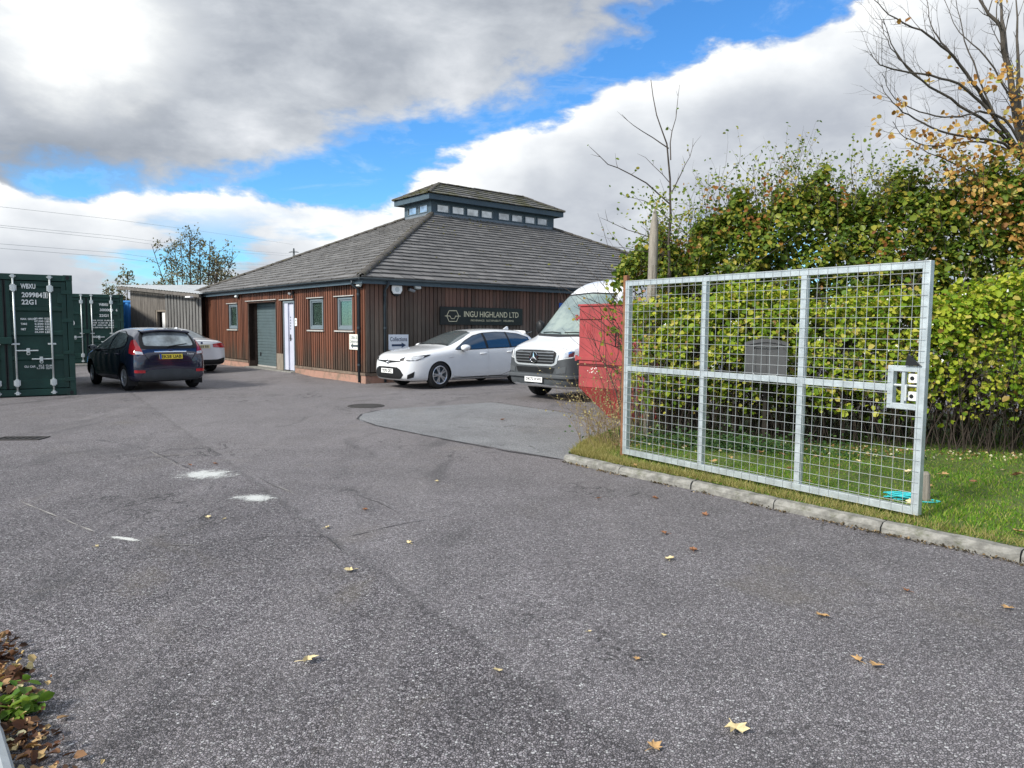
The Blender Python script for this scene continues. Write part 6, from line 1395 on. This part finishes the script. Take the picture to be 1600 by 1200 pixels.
# ---- dry weeds at the hedge end, tufts on the verge
dry_m = leafmat('dry_weed', [(0, (.16, .12, .05)), (.5, (.30, .25, .11)), (1, (.42, .38, .19))], .3, .7)
wd = thing('dry_weeds', 'straggling dry brown weeds growing at the left end of the verge before the skip', 'weeds', (1.15, 9.35, .05)); o0 = V(wd.location)
mb = MB(); rr = random.Random(41); lv = []
for i in range(70):
    p = V((rr.gauss(.05, .16), rr.gauss(-.1, .35), 0)); twigs(mb, p, (rr.gauss(-.15, .3), rr.gauss(0, .2), 1), rr.uniform(.35, 1.05), .003, 1, rr, .05, 3, .3, lv, 5)
mb.build('stalks', mat('dry_stalk', (.22, .16, .09), .9, 0, .3, 9), wd, normals=False)
T = np.array([tuple(q) for q in lv]); T = T[r.random(len(T)) < .55] + 0; leafcloud('seed_heads', T, np.tile([-.3, -.7, .4], (len(T), 1)), r.uniform(.012, .03, len(T)), dry_m, wd, .3, .35, .2, 16)
# vine leaves climbing between the gate post and the skip
vn = thing('climbing_stems', 'thin leafy stems leaning against the skip beside the gate post', 'plant', (1.38, 9.2, .05)); o0 = V(vn.location); mb = MB(); lv = []
for i in range(11):
    twigs(mb, V((rr.gauss(.06, .07), rr.gauss(0, .2), 0)), (rr.gauss(-.02, .12), rr.gauss(0, .1), 1), rr.uniform(1.2, 2.3), .005, 1, rr, .1, 3, .25, lv, 6, (.4, .95))
mb.build('stems', bark, vn, normals=False); T = np.array([tuple(q) for q in lv]); T = T[(r.random(len(T)) < .55) & (T[:, 2] > .9) & (r.random(len(T)) < .45)]
vine_m = leafmat('yellowing_leaf', [(0, (.12, .16, .03)), (.4, (.30, .26, .05)), (.75, (.42, .27, .06)), (1, (.36, .14, .05))], .35, .5)
leafcloud('foliage', T, np.tile([-.3, -.7, .4], (len(T), 1)), r.uniform(.03, .055, len(T)), vine_m, vn, .3, .4, .4, 18)

# tufts of longer grass on the verge end and along the kerb (one mass)
n = 9000; u = r.beta(.8, 2.2, n)*KL; kk = np.array([tuple(along(kp, s)) for s in np.linspace(0, KL, 300)]); B_ = kk[np.clip((u/KL*299).astype(int), 0, 299)]
off = .11 + np.abs(r.normal(0, .12, n)); B_[:, 0] += off*.75; B_[:, 1] += off*.7; B_[:, 2] = .076
ex = r.normal(0, 1, (6500, 3))*np.array([.2, .42, 0]) + np.array([1.0, 9.0, .076]); B_ = np.concatenate([B_, ex]); B_ = B_[in_poly(B_, vpoly)]; n = len(B_)
ang = r.uniform(0, 2*pi, n); hh = r.uniform(.02, .075, n); ww = r.uniform(.002, .004, n); a2 = r.uniform(0, 2*pi, n); ln_ = r.uniform(.2, 1.2, n)
dv = np.stack([np.cos(ang), np.sin(ang), 0*ang], 1)*ww[:, None]; tip = B_ + np.stack([np.cos(a2)*hh*ln_, np.sin(a2)*hh*ln_, hh], 1)
tag(fast_mesh('straw_grass', np.stack([B_-dv, B_+dv, tip], 1).reshape(-1, 3), np.arange(n*3).reshape(-1, 3), leafmat('straw_blade', [(0, (.16, .17, .04)), (.5, (.30, .27, .10)), (1, (.42, .36, .16))], .3, .7)), kind='stuff')
# ground ivy under the hedge behind the gate
iv = thing('ground_plants', 'dark green ground plants under the hedge behind the left half of the gate', 'plant', (2.7, 8.75, .07)); n = 2600
Q = r.normal(0, 1, (n, 3))*np.array([.62, .22, .0]); Q[:, 1] -= Q[:, 0]*.35; Q[:, 2] = np.abs(r.normal(.02, .09, n)); leafcloud('foliage', Q, np.tile([-.2, -.4, 1.], (n, 1)), r.uniform(.025, .05, n), leafmat('nettle_leaf', [(0, (.025, .06, .02)), (.6, (.05, .11, .035)), (1, (.10, .17, .05))], .3, .5), iv, .3, .33, .2, 19)

# ---- fallen leaves
def maple_leaf_mesh(seed, s):
    rr = random.Random(seed); pts = []; lob = [(90, 1), (62, .55), (45, .88), (20, .5), (-5, .78), (-40, .38), (-90, .22), (-140, .38), (-175, .78), (160, .5), (135, .88), (118, .55)]
    for a, rad in lob: pts.append((cos(R_(a))*rad*s*rr.uniform(.85, 1.1), sin(R_(a))*rad*s*rr.uniform(.85, 1.1)))
    k = len(pts); cx, cy = rr.uniform(1, 3), rr.uniform(1, 3)
    z = lambda x, y: .012 + abs(sin(x/s*cx+seed))*s*.28 + abs(y/s)*s*.16*rr.uniform(.6, 1.2)
    mb = MB(); n = 0; mb.v = [(0, 0, .010)] + [(x, y, z(x, y)) for x, y in pts]; mb.f = [(0, i+1, (i+1) % k+1) for i in range(k)]
    mb.tube([(0, -.2*s, .012), (.05*s, -.6*s, .016), (.02*s, -1.0*s, .012)], .0022, 4, False)
    return mb
lm = [mat('tan_fallen_leaf', (.40, .25, .11), .7, 0, .3, 30), mat('cream_fallen_leaf', (.60, .50, .28), .7, 0, .25, 30), mat('brown_fallen_leaf', (.25, .12, .06), .75, 0, .3, 30)]
lmesh = []
for i in range(6):
    for j in range(3):
        o = maple_leaf_mesh(i*3+j, .075).build('fallen_leaf', lm[j], normals=False); lmesh.append(o.data); bpy.data.objects.remove(o)
spots = [(480, 1035, 1, 1.15), (548, 893, 1, 1.0), (1046, 876, 1, 1.0), (1150, 1142, 1, 1.25), (1021, 1172, 0, .9), (1285, 965, 0, 1.0), (1340, 1034, 0, .8), (1369, 1042, 0, .95), (777, 1050, 1, .7), (1040, 835, 2, .85), (1083, 862, 2, .9), (1100, 806, 2, .9), (1024, 780, 2, .9), (1575, 952, 0, .9), (935, 780, 2, .7), (640, 850, 1, .7), (570, 798, 2, .7), (325, 810, 1, .8), (350, 812, 1, .5), (682, 753, 1, .6), (785, 657, 2, 1.2), (298, 728, 2, .8), (337, 726, 2, .8), (1038, 994, 1, .5), (995, 1032, 0, .5), (1418, 925, 2, .7), (920, 988, 1, .4), (150, 855, 1, .5), (510, 826, 1, .7)]
for i, (px, py, c, s) in enumerate(spots):
    p = gnd(px, py); o = bpy.data.objects.new('fallen_leaf', lmesh[(i*3 % 18)//3*3+c]); COL.objects.link(o); o.location = (p.x, p.y, .002); o.rotation_euler = (rr.uniform(-.12, .12), rr.uniform(-.12, .12), rr.uniform(0, 6.28)); o.scale = (s*.66,)*3
    tag(o, ('tan maple leaf lying on the asphalt', 'cream coloured dry leaf lying on the asphalt', 'dark brown dry leaf lying on the asphalt')[c], 'fallen leaf', 'fallen leaves on the asphalt')
for i in range(46):
    for _ in range(50):
        p = V((rr.uniform(1.2, 7), rr.uniform(4.6, 8.9), .1))
        if in_poly(np.array([[p.x, p.y]]), vpoly)[0] and p.y < 9.1-.37*p.x+1.0: break
    c = rr.choice((0, 0, 1, 2)); o = bpy.data.objects.new('fallen_leaf', lmesh[rr.randrange(6)*3+c]); COL.objects.link(o); o.location = (p.x, p.y, .098); o.rotation_euler = (rr.uniform(-.4, .4), rr.uniform(-.4, .4), rr.uniform(0, 6.28)); o.scale = (rr.uniform(.45, .9),)*3
    tag(o, ('tan maple leaf lying on the grass verge', 'cream coloured leaf lying on the grass verge', 'dark brown leaf lying on the grass verge')[c], 'fallen leaf', 'fallen leaves on the grass verge')
n = 900; U = r.uniform(0, FL*.95, n); B_ = fr_np[(U/FL*199).astype(int)] + np.outer(np.abs(r.normal(.05, .42, n)), np.array([fn.x, fn.y, 0])); B_[:, 2] = .1 + r.uniform(0, .02, n); B_ = B_[in_poly(B_, vpoly)]
tag(leafcloud('leaf_litter', B_, np.tile([0, 0, 1.], (len(B_), 1)), r.uniform(.018, .045, len(B_)), leafmat('litter_leaf', [(0, (.18, .08, .035)), (.45, (.34, .22, .09)), (.75, (.55, .48, .26)), (1, (.70, .68, .52))], .2, .7), None, .3, .38, 0, 20), kind='stuff')
# leaf drift, weeds and a pale kerb at the lower left corner
n = 420; t_ = r.uniform(0, 1, n); B_ = np.array(tuple(gnd(-20, 1000)))[None]*(1-t_)[:, None] + np.array(tuple(gnd(60, 1215)))[None]*t_[:, None] + r.normal(0, 1, (n, 3))*np.array([.055, .05, 0]); B_[:, 2] = np.abs(r.normal(.012, .018, n)) + .004
tag(leafcloud('leaf_drift', B_, np.tile([0, 0, 1.], (n, 1)), r.uniform(.018, .055, n), leafmat('drift_leaf', [(0, (.05, .028, .018)), (.4, (.13, .06, .035)), (.7, (.30, .17, .09)), (.9, (.55, .42, .20)), (1, (.62, .58, .36))], .15, .7), None, .5, .36, 0, 21), kind='stuff')
wp_ = gnd(36, 1120); wdl = thing('weed', 'small green leafy weed among dead leaves at the lower left corner', 'weed', (wp_.x, wp_.y, 0)); Q = r.normal(0, .035, (60, 3)); Q[:, 2] = np.abs(Q[:, 2])*1.3+.015
leafcloud('foliage', Q, np.tile([0, -.3, 1.], (60, 1)), r.uniform(.03, .06, 60), leafmat('weed_leaf', [(0, (.07, .16, .02)), (1, (.20, .30, .05))], .35, .5), wdl, .3, .4, 0, 22)
n = 1500; U = r.uniform(0, KL, n); B_ = kk[np.clip((U/KL*299).astype(int), 0, 299)] + np.stack([-np.abs(r.normal(0, .035, n))*.8, -np.abs(r.normal(0, .035, n))*.6, 0*U], 1); B_[:, 2] = r.uniform(.003, .012, n)
B_ = B_[fbm(B_[:, 0]*2, B_[:, 1]*2, 3.) > -.3]
tag(leafcloud('kerb_debris', B_, np.tile([0, 0, 1.], (len(B_), 1)), r.uniform(.006, .028, len(B_)), leafmat('debris_bit', [(0, (.03, .025, .018)), (.5, (.09, .07, .04)), (.85, (.22, .15, .08)), (1, (.40, .33, .20))], .1, .8), None, .3, .34, 0, 23), kind='stuff')
a, b_ = gnd(-6, 1120), gnd(22, 1215); d = (b_-a).normalized(); ke = thing('edging_kerb', 'smooth pale kerb edge at the lower left corner of the yard', 'kerb', tuple(a)); n_ = V((-d.y, d.x, 0)); n_ = n_ if n_.x < 0 else -n_
pf_ = [(0, -.03), (.0, .05), (.012, .075), (.035, .085), (.14, .085), (.14, -.03)]; rows = [[tuple(d*s + n_*u + V((0, 0, z))) for u, z in pf_] for s in (-.25, 0, .4, .9)]
MB().grid(rows, True).poly(rows[0]).poly(rows[-1]).build('kerb_block', mat('pale_kerb', (.40, .43, .44), .7, 0, .12, 8), ke)

# ---- trees far beyond the shed, power line and pylon
far_m = leafmat('far_leaf', [(0, (.07, .075, .04)), (.6, (.13, .13, .065)), (1, (.22, .18, .09))], .25, .6)
def far_tree(px, pyb, pyt, Y, wpx, label, seed, stems, dens, size=.10):
    top = at(px, pyt, Y); base = V((top.x, Y, 0)); Ht = top.z; wd_ = wpx/1125*Y/2; t_ = thing('birch_tree', label, 'tree', base); rr = random.Random(seed); mb = MB(); lv = []
    for i in range(stems):
        x = rr.uniform(-.55, .55)*wd_; hgt = Ht*(1-.38*abs(x/wd_)**1.4)*rr.uniform(.78, 1.0); dd = V((rr.gauss(x/wd_*.32, .06), rr.gauss(0, .12), 1)); p0 = V((x*.45, rr.gauss(0, .4), 0))
        pts = twigs(mb, p0, dd, hgt, .07*rr.uniform(.6, 1.1), 0, rr, .05, 0, .10, None, 9)
        for j in range(3, 9):
            for _ in range(3):
                q = pts[j].lerp(pts[j+1], rr.random()) if j < 9 else pts[j]; sd = rr.choice((-1, 1)); twigs(mb, q, V((sd*rr.uniform(.3, .9), rr.gauss(0, .5), rr.uniform(.5, 1))), hgt*rr.uniform(.08, .22)*(1.25-j/12), .018, 1, rr, .1, 3, .25, lv, 4)
    mb.build('trunk', bark, t_, normals=False); T = np.array([tuple(q) for q in lv]); r2 = np.random.default_rng(seed); T = T[r2.random(len(T)) < dens]; k = 2; T = np.repeat(T, k, 0) + r2.normal(0, .10, (len(T)*k, 3))
    leafcloud('foliage', T, np.tile([0, -.7, .5], (len(T), 1)), r2.uniform(.7, 1.4, len(T))*size, far_m, t_, .2, .42, .3, seed); return t_
far_tree(300, 450, 344, 44, 200, 'thin leaved birch clump with sparse dark leaves rising behind the shed roof', 61, 13, .40, .10)
far_tree(350, 450, 395, 47, 60, 'small sparse tree between the birch clump and the building roof', 62, 4, .35, .12)
far_tree(185, 450, 418, 46, 38, 'slender young tree above the blue container at the far left', 63, 3, .6, .11)
far_tree(232, 450, 430, 52, 60, 'low bushy tree just left of the birch clump behind the shed', 64, 5, .6, .12)
far_tree(420, 450, 404, 52, 40, 'tree top just showing over the left slope of the roof', 65, 3, .6, .11)
far_tree(912, 450, 348, 60, 50, 'bare tree top showing over the right slope of the roof', 66, 4, .12, .11)
cablem = mat('pale_cable', (.30, .32, .34), .6)
wirem = mat('power_cable', (.10, .11, .12), .6, 0, .1, 1)
for i, (y0, y1, y2, lab) in enumerate(((323, 345, 386, 'highest overhead power cable crossing the sky at left'), (352, 371, 401, 'second overhead power cable, upper of the middle pair'), (355, 376, 404, 'third overhead power cable, lower of the middle pair'), (381, 397, 418, 'fourth overhead power cable, upper of the lowest pair'), (388, 404, 424, 'lowest overhead power cable above the containers'))):
    p = [at(-180, y0-16, 120), at(0, y0, 150), at(180, y1-2, 200), at(300, y1+14, 260), at(458, y2-4, 430)]
    sm = []
    for k in range(len(p)-1):
        for j in range(6): sm.append(p[k].lerp(p[k+1], j/6))
    sm.append(p[-1]); o0 = sm[0].copy(); o = MB().tube([q-o0 for q in sm], .03, 5, False).build('power_cable', cablem); o.location = o0; tag(o, lab, 'power cable', 'overhead power cables')
pt = at(459, 388, 430); py = thing('pylon', 'tiny distant lattice pylon just above the roof line left of the lantern', 'pylon', (pt.x, pt.y, 0)); mb = MB(); Hp = pt.z
for sx in (-1, 1):
    for sy in (-1, 1): mb.tube([(sx*3.2, sy*3.2, 0), (sx*1.0, sy*1.0, Hp*.6), (sx*.2, sy*.2, Hp)], .16, 4)
n = 12
for i in range(n):
    z0, z1 = Hp*i/n, Hp*(i+1)/n; w0 = np.interp(z0, [0, Hp*.6, Hp], [3.2, 1, .2]); w1 = np.interp(z1, [0, Hp*.6, Hp], [3.2, 1, .2])
    for sy in (-1, 1): mb.tube([(-w0, sy*w0, z0), (w1, sy*w1, z1)], .09, 4); mb.tube([(w0, sy*w0, z0), (-w1, sy*w1, z1)], .09, 4)
for z, l in ((.72, 3.6), (.84, 4.4), (.95, 3.0)): mb.tube([(-l, 0, Hp*z), (0, 0, Hp*z+.8), (l, 0, Hp*z)], .14, 4); mb.tube([(-l, 0, Hp*z), (l, 0, Hp*z)], .14, 4)
mb.build('lattice', wirem, py)
bpy.context.view_layer.update()
